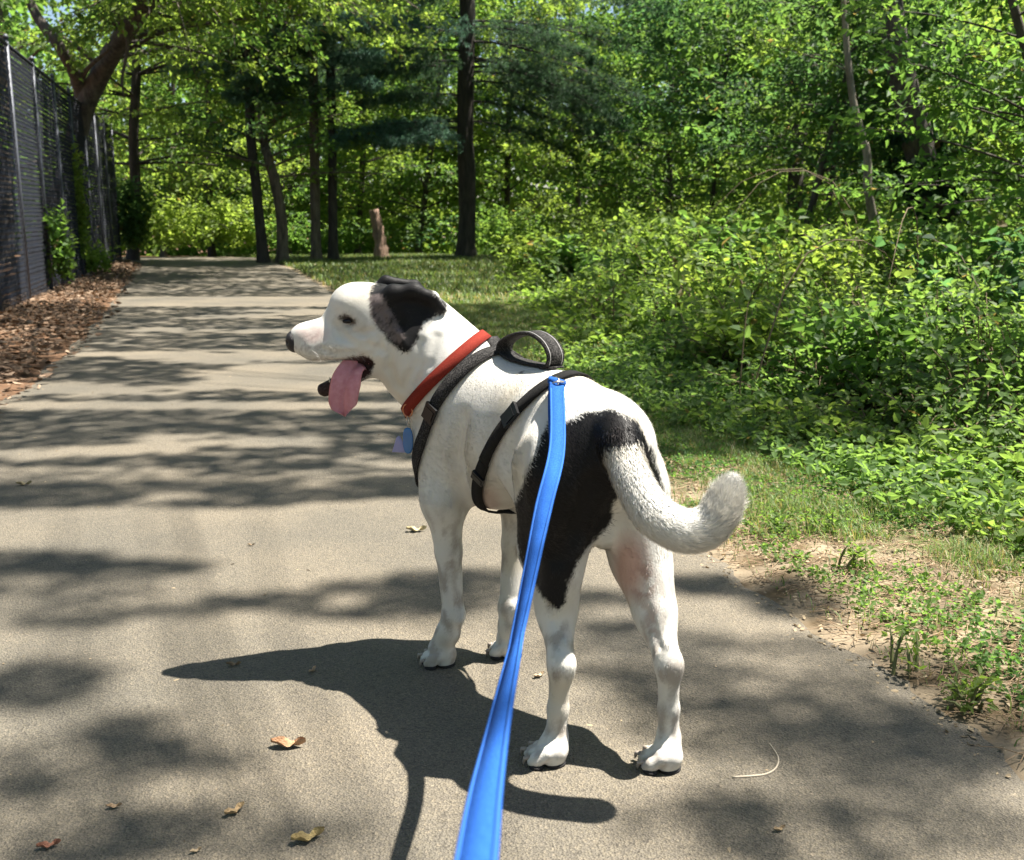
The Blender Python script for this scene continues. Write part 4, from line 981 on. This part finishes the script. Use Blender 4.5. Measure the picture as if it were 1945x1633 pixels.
RIGHT = [(1490, 13, 7, 2.0, GRN_D, 1.4, 60, 'dark green layered tree above the shrub bank, centre right', .09), (1330, 20, 8, 2.4, GRN_B, 2.4, 55, 'bluish green tree hanging over the shrubs beside the drooping pine boughs', .10), (1540, 15, 8, 2.2, GRN, 1.5, 46, 'light green tree behind the thin crooked trunk', .085),
         (1500, 19, 9, 3.2, GRN, 1.0, 60, 'tall green tree deep in the wood, centre right', .12), (1700, 16, 9, 3., GRN_Y, 1.0, 60, 'yellow-green tree deep in the wood behind the thick ivy tree', .11), (2010, 9.5, 6, 1.3, GRN_Y, 1.3, 40, 'yellow-green sapling leaning in at the upper right edge', .075),
         (1960, 12, 9, 2.6, GRN_D, .8, 60, 'dark green tree closing off the right edge', .09), (1820, 20, 10, 3.2, GRN, .6, 60, 'tall dim tree far back at the right', .12), (2080, 7, 6, 1.7, GRN, .8, 40, 'green sapling just outside the right edge', .07), (1620, 25, 10, 3.4, GRN, .6, 60, 'green tree farthest back in the right wood', .13), (1390, 27, 10, 3.4, GRN_Y, .6, 60, 'yellow-green tree farthest back beside the green one', .13)]
for q, (px, Y, h, L_, c, h0, ns, lb, lf) in enumerate(RIGHT):
    h = (.92+.19*Y)*1.05
    bb_ = G3(xw(px, Y), Y); tree(bb_, up_path(bb_, h, (rng.normal()*.5, rng.normal()*.3)), [.05, .045, .04, .02], (M_bark_fork, M_bark_dark)[q % 2], lb, h0, h, ns, L_, lf, c, seed=500+30*q, yel=.3, n_tw=13, n_lf=13, droop=.16, flat=.28)

# far woods: one mass
bag = LeafBag(); wood = MB()
n_ = 150000; a = rng.uniform(-.62, .62, n_); rr_ = 36+12*rng.random(n_)+3*np.sin(a*17); P = np.stack([np.sin(a)*rr_, np.cos(a)*rr_, -1.6+10.5*rng.random(n_)**1.15], 1)
kp = vnoise(P, .45, 71)+.5*vnoise(P, 1.4, 72) >.50+.02*np.clip(P[:, 2], 0, 9); P = P[kp]
bag.add(P, rng.normal(size=P.shape)+[0, 0, -.3], np.array([0, 0, 1.])+rng.normal(0, .5, P.shape), rng.uniform(.2, .42, len(P)), tints(P, GRN, .45, .5, .5, 5))
bag.build('far_woods', M_leaf, None, True, .7)
tag(bpy.data.objects['far_woods'], 'far woods of mixed green foliage closing the view behind the trees', kind='stuff')

# ---------------------------------------------------------------- undergrowth
def stems(bag, wood, P0, h, spread, n_lf, lf, c, seed=0, yel=.3, droop=.25, var=.4, updir=None):
    """many arching stems with leaves set along them"""
    n = len(P0); a = rng.uniform(0, 6.28, n); out = np.stack([np.cos(a), np.sin(a), np.zeros(n)], 1)
    if updir is not None: out = unit(out+np.asarray(updir))
    hh = h*rng.uniform(.55, 1.15, n); sp = spread*rng.uniform(.2, 1.2, n)
    cur = lambda t: P0+out*(sp*t**1.5)[:, None]+np.array([0, 0, 1.])*(hh*(t-droop*t**3))[:, None]
    if wood is not None:
        for i in range(0, n, 2):
            q = np.stack([P0[i]+out[i]*sp[i]*t**1.5+np.array([0, 0, hh[i]*(t-droop*t**3)]) for t in (0, .35, .7, 1.)]); wood.tube(q, [.005, .004, .003, .0015], 3, cap=False)
    for k in range(n_lf):
        t = np.full(n, .22+.8*(k+.5)/n_lf)+rng.normal(0, .03, n); sgn = 1 if k % 2 else -1
        p = cur(t); tan = unit(cur(t+.05)-p); sd = unit(np.cross(tan, [0, 0, 1.])+rng.normal(0, .25, p.shape))*sgn
        D = unit(sd+tan*.5+rng.normal(0, .35, p.shape)); N = unit(np.array([0, 0, 1.])+rng.normal(0, .5, p.shape))
        bag.add(p+D*.01, D, N, lf*rng.uniform(.6, 1.3, n), tints(p, c, var, yel, 2.2, seed))
def scatter(n, y0, y1, x0f, x1f, dens=None):
    y = rng.uniform(y0, y1, n*3); lo = x0f(y); hi = x1f(y); w_ = np.clip(hi-lo, 0, None)
    k = rng.random(len(y)) < w_/w_.max(); y = y[k][:n]; lo = lo[k][:n]; hi = hi[k][:n]
    x = lo+(hi-lo)*rng.random(len(y)); return np.stack([x, y, gz(x, y)], 1)
rim = lambda y: (2300-PW/2)/F*y+.4
bag = LeafBag(); wood = MB()
P0 = scatter(4600, 2.4, 8, lambda y: shrub_edge(y)+.05, rim); ed = np.clip((P0[:, 0]-shrub_edge(P0[:, 1]))/1.3, .18, 1)*(.55+.9*vnoise(P0, 1.4, 33)); P0 = P0[vnoise(P0, 1.9, 37) > .17]; ed = np.clip((P0[:, 0]-shrub_edge(P0[:, 1]))/1.3, .18, 1)*(.5+1.0*vnoise(P0, 1.4, 33)); stems(bag, wood, P0, .62*ed, .26, 15, .044, (.085, .145, .045), 11, .5)
P0 = scatter(3600, 7, 14, lambda y: shrub_edge(y)+.05, rim); ed = np.clip((P0[:, 0]-shrub_edge(P0[:, 1]))/1.4, .15, 1)*(.6+.8*vnoise(P0, 1.0, 34)); P0 = P0[vnoise(P0, 1.4, 38) > .2]; ed = np.clip((P0[:, 0]-shrub_edge(P0[:, 1]))/1.4, .15, 1)*(.5+1.0*vnoise(P0, 1.0, 34)); stems(bag, wood, P0, .85*ed, .35, 13, .060, (.100, .160, .040), 12, .75)
P0 = scatter(1600, 13, 23, lambda y: shrub_edge(y)+.1, lambda y: rim(y)*.8); ed = np.clip((P0[:, 0]-shrub_edge(P0[:, 1]))/1.6, .15, 1)*(.6+.8*vnoise(P0, .8, 35)); stems(bag, None, P0, 1.1*ed, .45, 12, .085, (.10, .155, .038), 13, .7)
P0 = scatter(200, 5, 12, lambda y: shrub_edge(y)+.25, rim); stems(bag, wood, P0, .75*(.6+.8*vnoise(P0, 1.2, 36)), .30, 9, .078, (.070, .120, .040), 15, .5)
for q in range(9):
    p_ = scatter(2, 4.5, 11, lambda y: shrub_edge(y)+.3, rim)[0]; a_ = rng.uniform(0, 6.28); d_ = np.array([math.cos(a_), math.sin(a_), 0]); L0 = rng.uniform(.5, 1.3)
    wood.tube(spline([p_, p_+d_*L0*.3+[0, 0, L0*.8], p_+d_*L0*.8+[0, 0, L0*.9], p_+d_*L0*1.2+[0, 0, L0*.55]], 9), np.linspace(.005, .002, 9), 4, cap=False)
P0 = scatter(1400, 2.2, 7, lambda y: shrub_edge(y)-.35, lambda y: shrub_edge(y)+.5); stems(bag, None, P0, .13, .10, 7, .034, (.085, .145, .045), 14, .4)
und = bag.build('ground_cover', M_leaf, None, False, .66); tag(und, 'dense leafy ground cover and brambles filling the bank right of the grass', kind='stuff')
w = wood.build('bramble_stems', plain('green_brown_stem', (.12, .085, .05), .8)); tag(w, 'thin tangled stems inside the leafy ground cover', kind='stuff')
# taller shrubs standing out of it
SHR = [(1010, 17, .8, .45, .09, GRN_Y, 'sunlit yellow-green shrub at the left end of the leafy bank, right of the tall pine'), (1080, 12.5, .95, .5, .09, GRN, 'green shrub at the bank edge above the dog\'s rump'), (1240, 10.5, 1.15, .5, .09, GRN_Y, 'yellow tipped shrub standing highest in the middle of the bank'),
       (1385, 8.6, 1.15, .5, .085, GRN, 'shrub with an arching spray of round leaves, centre right'), (1560, 8.2, .95, .5, .085, GRN_Y, 'pale yellow-green shrub below the thin crooked trunk'), (1680, 7.6, .95, .5, .08, (.06, .12, .03), 'light green shrub right of the one below the crooked trunk'), (1800, 6.6, 1.05, .45, .075, GRN, 'upright green shrub near the right edge below the ivy trunk'), (1900, 5.6, .95, .4, .07, GRN_B, 'deep green shrub against the right edge of the bank'), (1420, 6.0, .55, .4, .065, GRN_Y, 'low bright shrub at the front of the bank, right of the tail'), (1640, 5.2, .6, .4, .062, GRN, 'low dark leafed shrub at the front of the bank near the right')]
for q, (px, Y, h, sp, lf, c, lb) in enumerate(SHR):
    b0 = G3(xw(px, Y), Y); o = empty('shrub', b0); tag(o, lb, 'shrub'); bg_ = LeafBag(); wd_ = MB(); n = 46
    stems(bg_, wd_, b0+np.stack([rng.normal(0, .12, n), rng.normal(0, .12, n), np.zeros(n)], 1), h, sp, 15, lf, c, 600+q, .55, .3); bg_.build('foliage', M_leaf, o, False, .7); wd_.build('stems', plain('stem', (.08, .06, .035), .8), o)
# plants along the fence and at the end of the path
for px, Y, h, sp, c, lb in ((140, 12.6, 1.2, .2, GRN, 'climbing green plant at the foot of the fence'), (200, 16.2, .6, .3, GRN_Y, 'low leafy bush on the left verge beside the fence'), (176, 15.6, 2.3, .16, GRN_Y, 'bright vine climbing to the top of the fence'), (278, 22, 2.0, .5, GRN_D, 'dark bush ending the fence line'), (345, 24.5, 1.6, .9, (.15, .21, .055), 'sunlit bush at the left of the opening where the path ends'), (400, 27, 1.9, 1.1, DG, 'dark round bush in the opening where the path ends'), (465, 26, 1.7, .9, (.15, .21, .055), 'sunlit light green bush at the right of the opening where the path ends'), (560, 25.5, 1.3, 1., GRN, 'green bush behind the leaning tree foot'), (680, 26.5, 1.2, 1.1, GRN, 'low bush behind the pinkish trunk base'), (800, 26.5, 1.3, 1.2, GRN_B, 'bluish low bush between the trunk base and the tall pine'), (960, 25.5, 1.4, 1.1, GRN, 'low bush right behind the tall pine foot')):  # bushes either side of the opening tinted lighter to paint its sunny glow
    b0 = G3(xw(px, Y), Y); o = empty('bush', b0); tag(o, lb, 'bush'); bg_ = LeafBag(); n = 110 if h > 1.3 else 34
    s0 = sp*.4; stems(bg_, None, b0+np.stack([rng.normal(0, s0, n), rng.normal(0, s0, n), np.zeros(n)], 1), h, sp*.7, 20, .11 if Y > 18 else .075, c, 700, .4, .25); bg_.build('foliage', M_leaf, o, True, .7)
# ---------------------------------------------------------------- grass
def blades(P, h, w, c, lean=1.1):
    n = len(P); a = rng.uniform(0, 6.28, n); d = np.stack([np.cos(a), np.sin(a), np.zeros(n)], 1); s = np.stack([-d[:, 1], d[:, 0], d[:, 2]], 1)
    h = h[:, None]; w = w[:, None]; le = rng.uniform(.1, 1, (n, 1))*lean; m_ = P+[0, 0, 1]*h*.55+d*h*le*.35; t = P+[0, 0, 1]*h*(1-.3*le)+d*h*le
    V = np.stack([P-s*w, P+s*w, m_+s*w*.8, m_-s*w*.8, t], 1).reshape(-1, 3); i = np.arange(n)[:, None]*5
    return V, i+np.array([[0, 1, 2, 3]]), i+np.array([[3, 2, 4]]), np.repeat(c, 5, 0)
def strip(n, y0, y1, gap, hscale, wscale, thr, over=.35):
    P = scatter(n, y0, y1, lambda y: right_edge(y)+.02, lambda y: shrub_edge(y)+over)
    d = P[:, 0]-right_edge(P[:, 1]); nz_ = vnoise(P, 4, 61)*.6+vnoise(P, 15, 62)*.4; dw = np.interp(P[:, 1], [0, 2.2, 3.3, 5, 12], [.55, .55, .42, .12, .04])
    k = (np.clip((d-dw+(nz_-.5)*1.3)/.45, 0.0, 1)+.06 > rng.random(len(P))); P = P[k]; nz_ = nz_[k]
    n = len(P); dry = (rng.random((n, 1)) < .26); c = np.array([.095, .150, .042])*(.5+1.0*rng.random((n, 1)))*(.7+.6*nz_[:, None]); c = np.where(dry, np.array([.24, .20, .10])*(.7+.5*rng.random((n, 1))), c)
    return blades(P-[0, 0, .01], hscale*rng.uniform(.4, 1.3, n)*(.5+nz_), wscale*rng.uniform(.7, 1.3, n), c)
parts = [strip(170000, 1.2, 5, 0, .046, .0013, 0), strip(90000, 5, 11, 0, .06, .0024, 0), strip(50000, 11, 25, 0, .08, .006, 0, .8)]
P = scatter(22000, 12, 28, lambda y: right_edge(y)+.05, lambda y: right_edge(y)*0+1.0); parts.append(blades(P, rng.uniform(.04, .13, len(P)), np.full(len(P), .008), np.array([.085, .12, .04])*(.5+rng.random((len(P), 1)))))
o_ = 0; Vs = []; Qs = []; Ts = []; Cs = []
for V, Q, T, C_ in parts: Vs.append(V); Qs.append(Q+o_); Ts.append(T+o_); Cs.append(C_); o_ += len(V)
tag(mesh_obj('grass', np.vstack(Vs), [np.vstack(Qs), np.vstack(Ts)], attr_mat('grass_blade', 'tint', .5, .3, .3), None, True, {'tint': np.vstack(Cs)}), 'short green grass strip between the path and the leafy bank', kind='stuff')
# clover-like weeds low in the grass
bag = LeafBag(); P0 = scatter(9000, 1.4, 6, lambda y: right_edge(y)+.12, lambda y: shrub_edge(y)+.2); k = vnoise(P0, 3.2, 77)+.25*np.clip((P0[:, 0]-right_edge(P0[:, 1]))/1.2, 0, 1) > .56; stems(bag, None, P0[k], .03, .03, 5, .013, (.06, .125, .035), 30, .3); tag(bag.build('low_weeds', M_leaf, None, False, .8), 'small round leaved weeds growing low in the grass', kind='stuff')
for px, py, h, n, lb in ((1718, 1278, .12, 7, 'small yellow-green weed standing alone on the sandy verge'), (1850, 1345, .075, 16, 'light green weed patch on the sandy verge nearest the camera'), (1625, 1085, .09, 14, 'feathery weed tuft where grass meets the sandy verge'), (1560, 1015, .08, 12, 'bright weed tuft behind the feathery one'), (1480, 1010, .07, 10, 'short weed tuft just right of the tail tip')):
    b0 = gnd(px, py); o = empty('weed', b0); tag(o, lb, 'weed'); bg_ = LeafBag(); wd_ = MB(); stems(bg_, wd_, b0+np.stack([rng.normal(0, .02, n), rng.normal(0, .02, n), np.zeros(n)], 1), h, .04, 7, .018, (.09, .15, .035), 31, .5); bg_.build('leaves', M_leaf, o, False, .55); wd_.build('stems', plain('weed_stem', (.12, .13, .05), .7), o)

# ---------------------------------------------------------------- dry leaves, twigs, crumbs
def curled(P, sz, N=None, c=None):
    n = len(P); a = rng.uniform(0, 6.28, n); D = np.stack([np.cos(a), np.sin(a), rng.normal(0, .15, n)], 1); N = unit(np.array([0, 0, 1.])+rng.normal(0, .35, (n, 3)))
    return leaves(P, D, N, sz, .6, -.5, False)
M_dry = attr_mat('dry_leaf', 'tint', .8, .12, .2, tcol=(1.2, .9, .6))
P = scatter(19000, 2, 22, lambda y: fence_x(y)-.8, lambda y: left_edge(y)+.10); near = left_edge(P[:, 1])-P[:, 0]; P = P[(near > .05) | (rng.random(len(P)) < .35)]
P[:, 2] += rng.uniform(0, .07, len(P))+.02*(P[:, 0] < left_edge(P[:, 1])); V, Fs, k = curled(P, rng.uniform(.025, .075, len(P)))
cc = np.array([.16, .105, .068])*(.25+1.1*rng.random((len(P), 1))); cc = np.where(rng.random((len(P), 1)) < .12, np.array([.32, .23, .16]), cc)
tag(mesh_obj('leaf_litter', V, [np.vstack(Fs)], M_dry, None, False, {'tint': np.repeat(cc, k, 0)}), 'brown fallen leaves heaped between the fence and the path', kind='stuff')
P = scatter(1500, 1.1, 22, lambda y: left_edge(y), lambda y: right_edge(y)); P = np.vstack([P, scatter(5000, 1.2, 4, lambda y: right_edge(y)-.08, lambda y: right_edge(y)+.9)]); P[:, 2] = np.where(P[:, 0] < right_edge(P[:, 1]), .004, gz(P[:, 0], P[:, 1])+.012)
V, Fs, k = curled(P, rng.uniform(.004, .016, len(P))*(1+P[:, 1]*.06)); cc = np.array([.32, .25, .16])*(.3+1.0*rng.random((len(P), 1)))
tag(mesh_obj('path_crumbs', V, [np.vstack(Fs)], M_dry, None, False, {'tint': np.repeat(cc, k, 0)}), 'tiny dry leaf scraps and grit strewn on the path and its sandy edge', kind='stuff')
b = MB(); P = scatter(3000, 1.3, 4.4, lambda y: right_edge(y), lambda y: right_edge(y)+.85)
for p in P:
    a = rng.uniform(0, 6.28); L0 = rng.uniform(.03, .12); d = np.array([math.cos(a), math.sin(a), 0]); b.tube([p+[0, 0, .008], p+d*L0*.5+[0, 0, .014], p+d*L0+[0, 0, .008]], [.0010, .0010, .0005], 4, cap=False)
tag(b.build('needle_litter', plain('dry_needle', (.25, .17, .10), .8)), 'dry needles and small twigs littering the sandy verge', kind='stuff')
def dry_leaf(px, py, L_, rot, c, lb, kind=0):
    """one curled fallen leaf with a stalk"""
    p = gnd(px, py, .004); nu, nv = 13, 7; V = []
    for i in range(nu):
        u = i/(nu-1); w_ = math.sin(math.pi*min(1, u*1.02)**.8)**.8*.24*L_*(1+.35*math.sin(u*19)*(kind == 1))
        for j in range(nv):
            v = -1+2*j/(nv-1); V.append([(u-.5)*L_, v*w_*.8, .003+abs(v)**1.6*L_*.13*(1+.4*math.sin(u*9+j))+L_*.10*(2*u-1)**2+.03*L_*math.sin(u*14+v*3)])
    V = np.array(V); c_, s_ = math.cos(rot), math.sin(rot); V = V@np.array([[c_, s_, 0], [-s_, c_, 0], [0, 0, 1]]); V[:, 2] -= V[:, 2].min()-.001
    i = np.arange(nu-1)[:, None]*nv; j = np.arange(nv-1)[None]; Q = np.stack([i+j, i+j+1, i+nv+j+1, i+nv+j], -1).reshape(-1, 4)
    tag(mesh_obj('fallen_leaf', V+p, Q, plain('dead_leaf', c, .75, .5, 300, .4, 60), origin=p), lb, 'leaf', 'dry leaves lying on the path')
for a in ((548, 1418, .062, .0, (.42, .24, .13), 'long brown curled leaf below the head\'s shadow'), (585, 1595, .052, .5, (.40, .30, .13), 'ragged yellow-brown leaf at the bottom left of the leash shadow', 1), (446, 1543, .038, .9, (.40, .28, .15), 'small ochre leaf left of the ragged yellow-brown leaf', 1), (217, 1534, .024, .2, (.44, .30, .18), 'tiny tan leaf scrap near the lower left'), (93, 1609, .034, .4, (.34, .15, .09), 'reddish brown leaf in the bottom left corner', 1), (372, 1618, .018, .6, (.42, .32, .2), 'tiny pale scrap at the bottom edge between red and yellow leaves'), (791, 1009, .06, .1, (.45, .38, .22), 'pale yellow torn leaf left of the foreleg', 1), (477, 1036, .020, 0, (.28, .20, .12), 'small dark round scrap in the sunlit middle of the path'), (444, 1264, .030, .1, (.26, .18, .10), 'brown scrap lying inside the head\'s shadow'), (594, 1275, .026, 1.2, (.44, .32, .2), 'pale upright scrap on the lower edge of the head\'s shadow', 1), (46, 921, .05, .3, (.36, .29, .16), 'pale leaf at the left edge of the path', 1), (1480, 1577, .022, .4, (.42, .3, .17), 'tiny tan scrap right of the hind paws'), (1024, 1285, .028, .7, (.45, .34, .22), 'small tan leaf between the paws', 1)):
    dry_leaf(*a)
pts = [gnd(x, y, .004) for x, y in ((1462, 1412), (1478, 1438), (1474, 1458), (1455, 1470), (1425, 1474), (1392, 1476))]
b = MB(); b.tube(spline(pts, 24), np.linspace(.0012, .0022, 24), 6); tag(b.build('twig', plain('pale_twig', (.40, .34, .26), .8), origin=pts[3]), 'thin curved pale twig on the path right of the hind paws', 'twig')

# ---------------------------------------------------------------- fence
M_slat = plain('dark_slat', (.013, .019, .034), .8, var=.4, vsc=3, spec=.1); M_wire = plain('black_wire', (.022, .024, .032), .6, spec=.2); M_post = plain('galvanised_post', (.085, .09, .11), .5, metal=.2, var=.3, vsc=6)
FH = 2.62; fo = np.array([fence_x(9.4), 9.4, 0]); fence = empty('chain_link_fence', fo); tag(fence, 'tall black chain link fence with dark slats along the left side of the path', 'fence')
ys = 5.2+np.arange(12)*1.5
fp = lambda y, z=0.: np.array([fence_x(y), y, z])
for q in range(12):
    b = MB(); b.tube([fp(ys[q]), fp(ys[q], FH+.06)], [.023, .023], 10); b.tube([fp(ys[q], FH+.06), fp(ys[q], FH+.10)], [.036, .012], 10); b.build('post', M_post, fence)
    if q == 11: break
    A, B = fp(ys[q]), fp(ys[q+1]); e = B-A; Lp = np.linalg.norm(e); e /= Lp; nrm = np.array([e[1], -e[0], 0]); ns = 34
    b = MB()
    zt = .16
    while zt < FH-.05:
        hh_ = rng.uniform(.030, .040); sag = rng.normal(0, .004)
        if rng.random() > .03:
            P_ = np.stack([A+e*u*Lp-nrm*.012+[0, 0, zt+sag*math.sin(u*3.1)+.004*math.sin(u*23+zt*9)] for u in np.linspace(.02, .98, 9)]); b.ribbon(P_, np.tile(-nrm, (9, 1)), np.tile([0, 0, hh_], (9, 1)), .002)
        zt += .056
    o = b.build('slat_panel', M_slat, fence, smooth=False)
    b = MB(); pit_ = .085; z0 = .05; Hh_ = FH-z0
    for sg in (1, -1):
        for s0 in np.arange(-Hh_, Lp, pit_):
            a0 = max(s0, 0); a1 = min(s0+Hh_, Lp)
            if a1-a0 < .03: continue
            za, zb = a0-s0, a1-s0
            if sg < 0: za, zb = Hh_-za, Hh_-zb
            p0 = A+e*a0+nrm*.008+[0, 0, z0+za]; p1 = A+e*a1+nrm*.008+[0, 0, z0+zb]; b.tube([p0, p1], [.0030, .0030], 3, cap=False)
    b.build('wire_mesh', M_wire, fence)
    b = MB(); b.tube([A+[0, 0, FH], B+[0, 0, FH]], [.021, .021], 8); b.build('top_rail', M_wire, fence)

# ---------------------------------------------------------------- overhanging trees: their leaves dapple the path
def world_ell(px, py, rx, ry):
    c = gnd(px, py); return c[0], c[1], abs(gnd(px+rx, py)[0]-gnd(px-rx, py)[0])/2, abs(gnd(px, py-ry)[1]-gnd(px, py+ry)[1])/2
SHADE = [world_ell(*a) for a in ((180, 1078, 230, 16), (60, 1062, 160, 14), (120, 1182, 110, 12), (330, 1160, 120, 9), (500, 1142, 120, 18), (720, 1118, 130, 16), (700, 1165, 140, 14), (880, 1100, 150, 16), (60, 1300, 130, 44), (290, 1402, 140, 44), (400, 1440, 80, 18), (60, 1500, 90, 26),
    (120, 1625, 150, 30), (290, 1590, 110, 22), (330, 1550, 90, 14), (90, 940, 190, 26), (300, 925, 260, 9), (430, 958, 140, 9), (600, 940, 230, 10), (740, 925, 100, 22), (330, 885, 130, 8), (560, 880, 170, 9), (720, 870, 120, 18), (60, 890, 120, 8), (820, 1140, 120, 30),
    (1400, 1118, 150, 22), (1500, 1150, 90, 22), (1320, 1105, 110, 14), (1160, 1140, 90, 14), (1180, 1200, 60, 10), (1150, 1290, 90, 12), (1400, 1345, 170, 26), (1620, 1370, 190, 40), (1800, 1420, 180, 40), (1560, 1420, 120, 26), (1400, 1540, 90, 40), (1420, 1610, 100, 40), (1700, 1560, 220, 14), (1130, 1330, 120, 12), (1330, 1290, 100, 9), (1750, 1480, 150, 20),
    (600, 1580, 120, 12), (760, 1620, 0.1, 0.1))]
LITZ = [world_ell(*a) for a in ((640, 1370, 150, 90), (900, 1330, 240, 120), (1050, 1500, 110, 40), (450, 1290, 170, 50))]
KEEP = [world_ell(*a) for a in ((720, 1330, 420, 110), (1090, 1490, 150, 50))]
PARTIAL = [world_ell(*a) for a in ((1560, 1330, 420, 140), (1560, 1560, 420, 90), (200, 1420, 330, 90), (250, 1590, 420, 60), (800, 1140, 330, 50), (150, 1120, 330, 50), (1180, 1230, 160, 60), (350, 920, 500, 40))]
def in_ell(x, y, E, grow=1.0):
    m_ = np.zeros(len(x), bool)
    for cx, cy, rx, ry in E: m_ |= ((x-cx)/(rx*grow+1e-6))**2+((y-cy)/(ry*grow+1e-6))**2 < 1
    return m_
def shaded(x, y):
    n3 = np.stack([x*.75, y*2.1, x*0], 1); v = vnoise(n3, 1.0, 91)*.5+vnoise(n3, 2.7, 92)*.33+vnoise(n3, 6.5, 93)*.17
    far = (y > 3.75) & (v > np.interp(y, [3.7, 5, 8, 11, 20], [.49, .39, .33, .37, .41])); far &= ~((y > 10.9) & (y < 12.3)) & ~((y > 5.0) & (y < 5.25)) 
    near_ = (y <= 3.75) & (in_ell(x, y, SHADE) | (in_ell(x, y, PARTIAL) & (rng.random(len(x)) < .30) & (vnoise(np.stack([x, y, x*0], 1), 2.6, 95) > .38))) & ~in_ell(x, y, KEEP)
    return far | near_
def canopy(base, r, h, region, n, lf, zr, label, seed, cover_fn=shaded, rmat=M_bark):
    """tree beside the path, its crown leaves laid out for the shade they cast"""
    base = np.asarray(base, float); x0, x1, y0, y1 = region; x = rng.uniform(x0, x1, n); y = rng.uniform(y0, y1, n); k = cover_fn(x, y); x = x[k]; y = y[k]
    if not len(x): return
    z = zr[0]+(zr[1]-zr[0])*vnoise(np.stack([x, y, x*0], 1), 1.7, seed)+rng.normal(0, .12, len(x)); P = np.stack([x, y, 0*x], 1)-SUN_OFF*z[:, None]
    o = empty('overhanging_tree', base); tag(o, label, 'tree'); b, S_, rr = trunk_mesh([base-[0, 0, .2]]+up_path(base, h, (-.3, 0)), r); b.build('trunk', rmat, o)
    bag = LeafBag(); bag.add(P, rng.normal(size=P.shape)*[1, 1, .4], np.array([0, 0, 1.])+rng.normal(0, .35, P.shape), lf*rng.uniform(.7, 1.3, len(P)), tints(P, GRN, .4, .3)); bag.build('crown', M_leaf, o, True, .66)
    w_ = MB(); idx = rng.choice(len(P), min(70, len(P)), replace=False)
    for i in idx[:12]:
        s_ = S_[int(np.argmin(np.abs(S_[:, 2]-(P[i, 2]-.8))))]; mid_ = (s_+P[i])/2+[0, 0, .3]; w_.tube(spline([s_, mid_, P[i]], 8), np.linspace(.016, .003, 8), 5, cap=False)
    w_.build('limbs', rmat, o); return o
canopy(G3(4.1, 1.0), [.18, .16, .13, .08], 9, (-3.2, 2.0, 0.9, 3.75), 70000, .045, (7.2, 10.5), 'tree standing right of the camera, its boughs dappling the near path', 21)
canopy(G3(5.6, 5.2), [.18, .16, .13, .08], 10, (-3.8, 1.6, 3.75, 7.5), 26000, .07, (7.5, 10), 'tree right of the path whose boughs dapple the path beyond the dog', 22)
canopy(G3(6.5, 9.5), [.2, .17, .13, .08], 11, (-6.5, .9, 7.5, 13), 26000, .09, (6.8, 9.5), 'tall tree whose high boughs shade the middle of the path', 23)
canopy(G3(4.6, 17.5), [.13, .12, .10, .06], 11, (-9.5, 1.2, 13, 21), 20000, .13, (7, 10), 'tall tree whose high boughs shade the far end of the path', 24, shaded, M_bark_dark)

# unseen trees added behind and beside the camera to block sky light
for q, (x, y, h, L_, lb) in enumerate(((-8.5, 4.5, 9, 3.4, 'unseen tree added behind the fence to block sky, left of the camera'), (-7.5, -2.5, 10, 3.6, 'unseen tree added to block sky, left of the path behind the camera'), (-2.5, -6.5, 10, 3.8, 'unseen tree added to block sky at the left verge behind the camera'), (4.2, -5.0, 9, 3.4, 'unseen tree added to block sky at the right verge behind the camera'), (9.5, .5, 9, 3.4, 'unseen tree added to block sky, deep in the wood right of the camera'))):
    b0 = G3(x, y); tree(b0, up_path(b0, h, (.2, .2)), [.2, .18, .14, .08], M_bark, lb, 1.6, h, 60, L_, .22, GRN, seed=900+q*70, n_tw=11, n_lf=10, yel=.3)
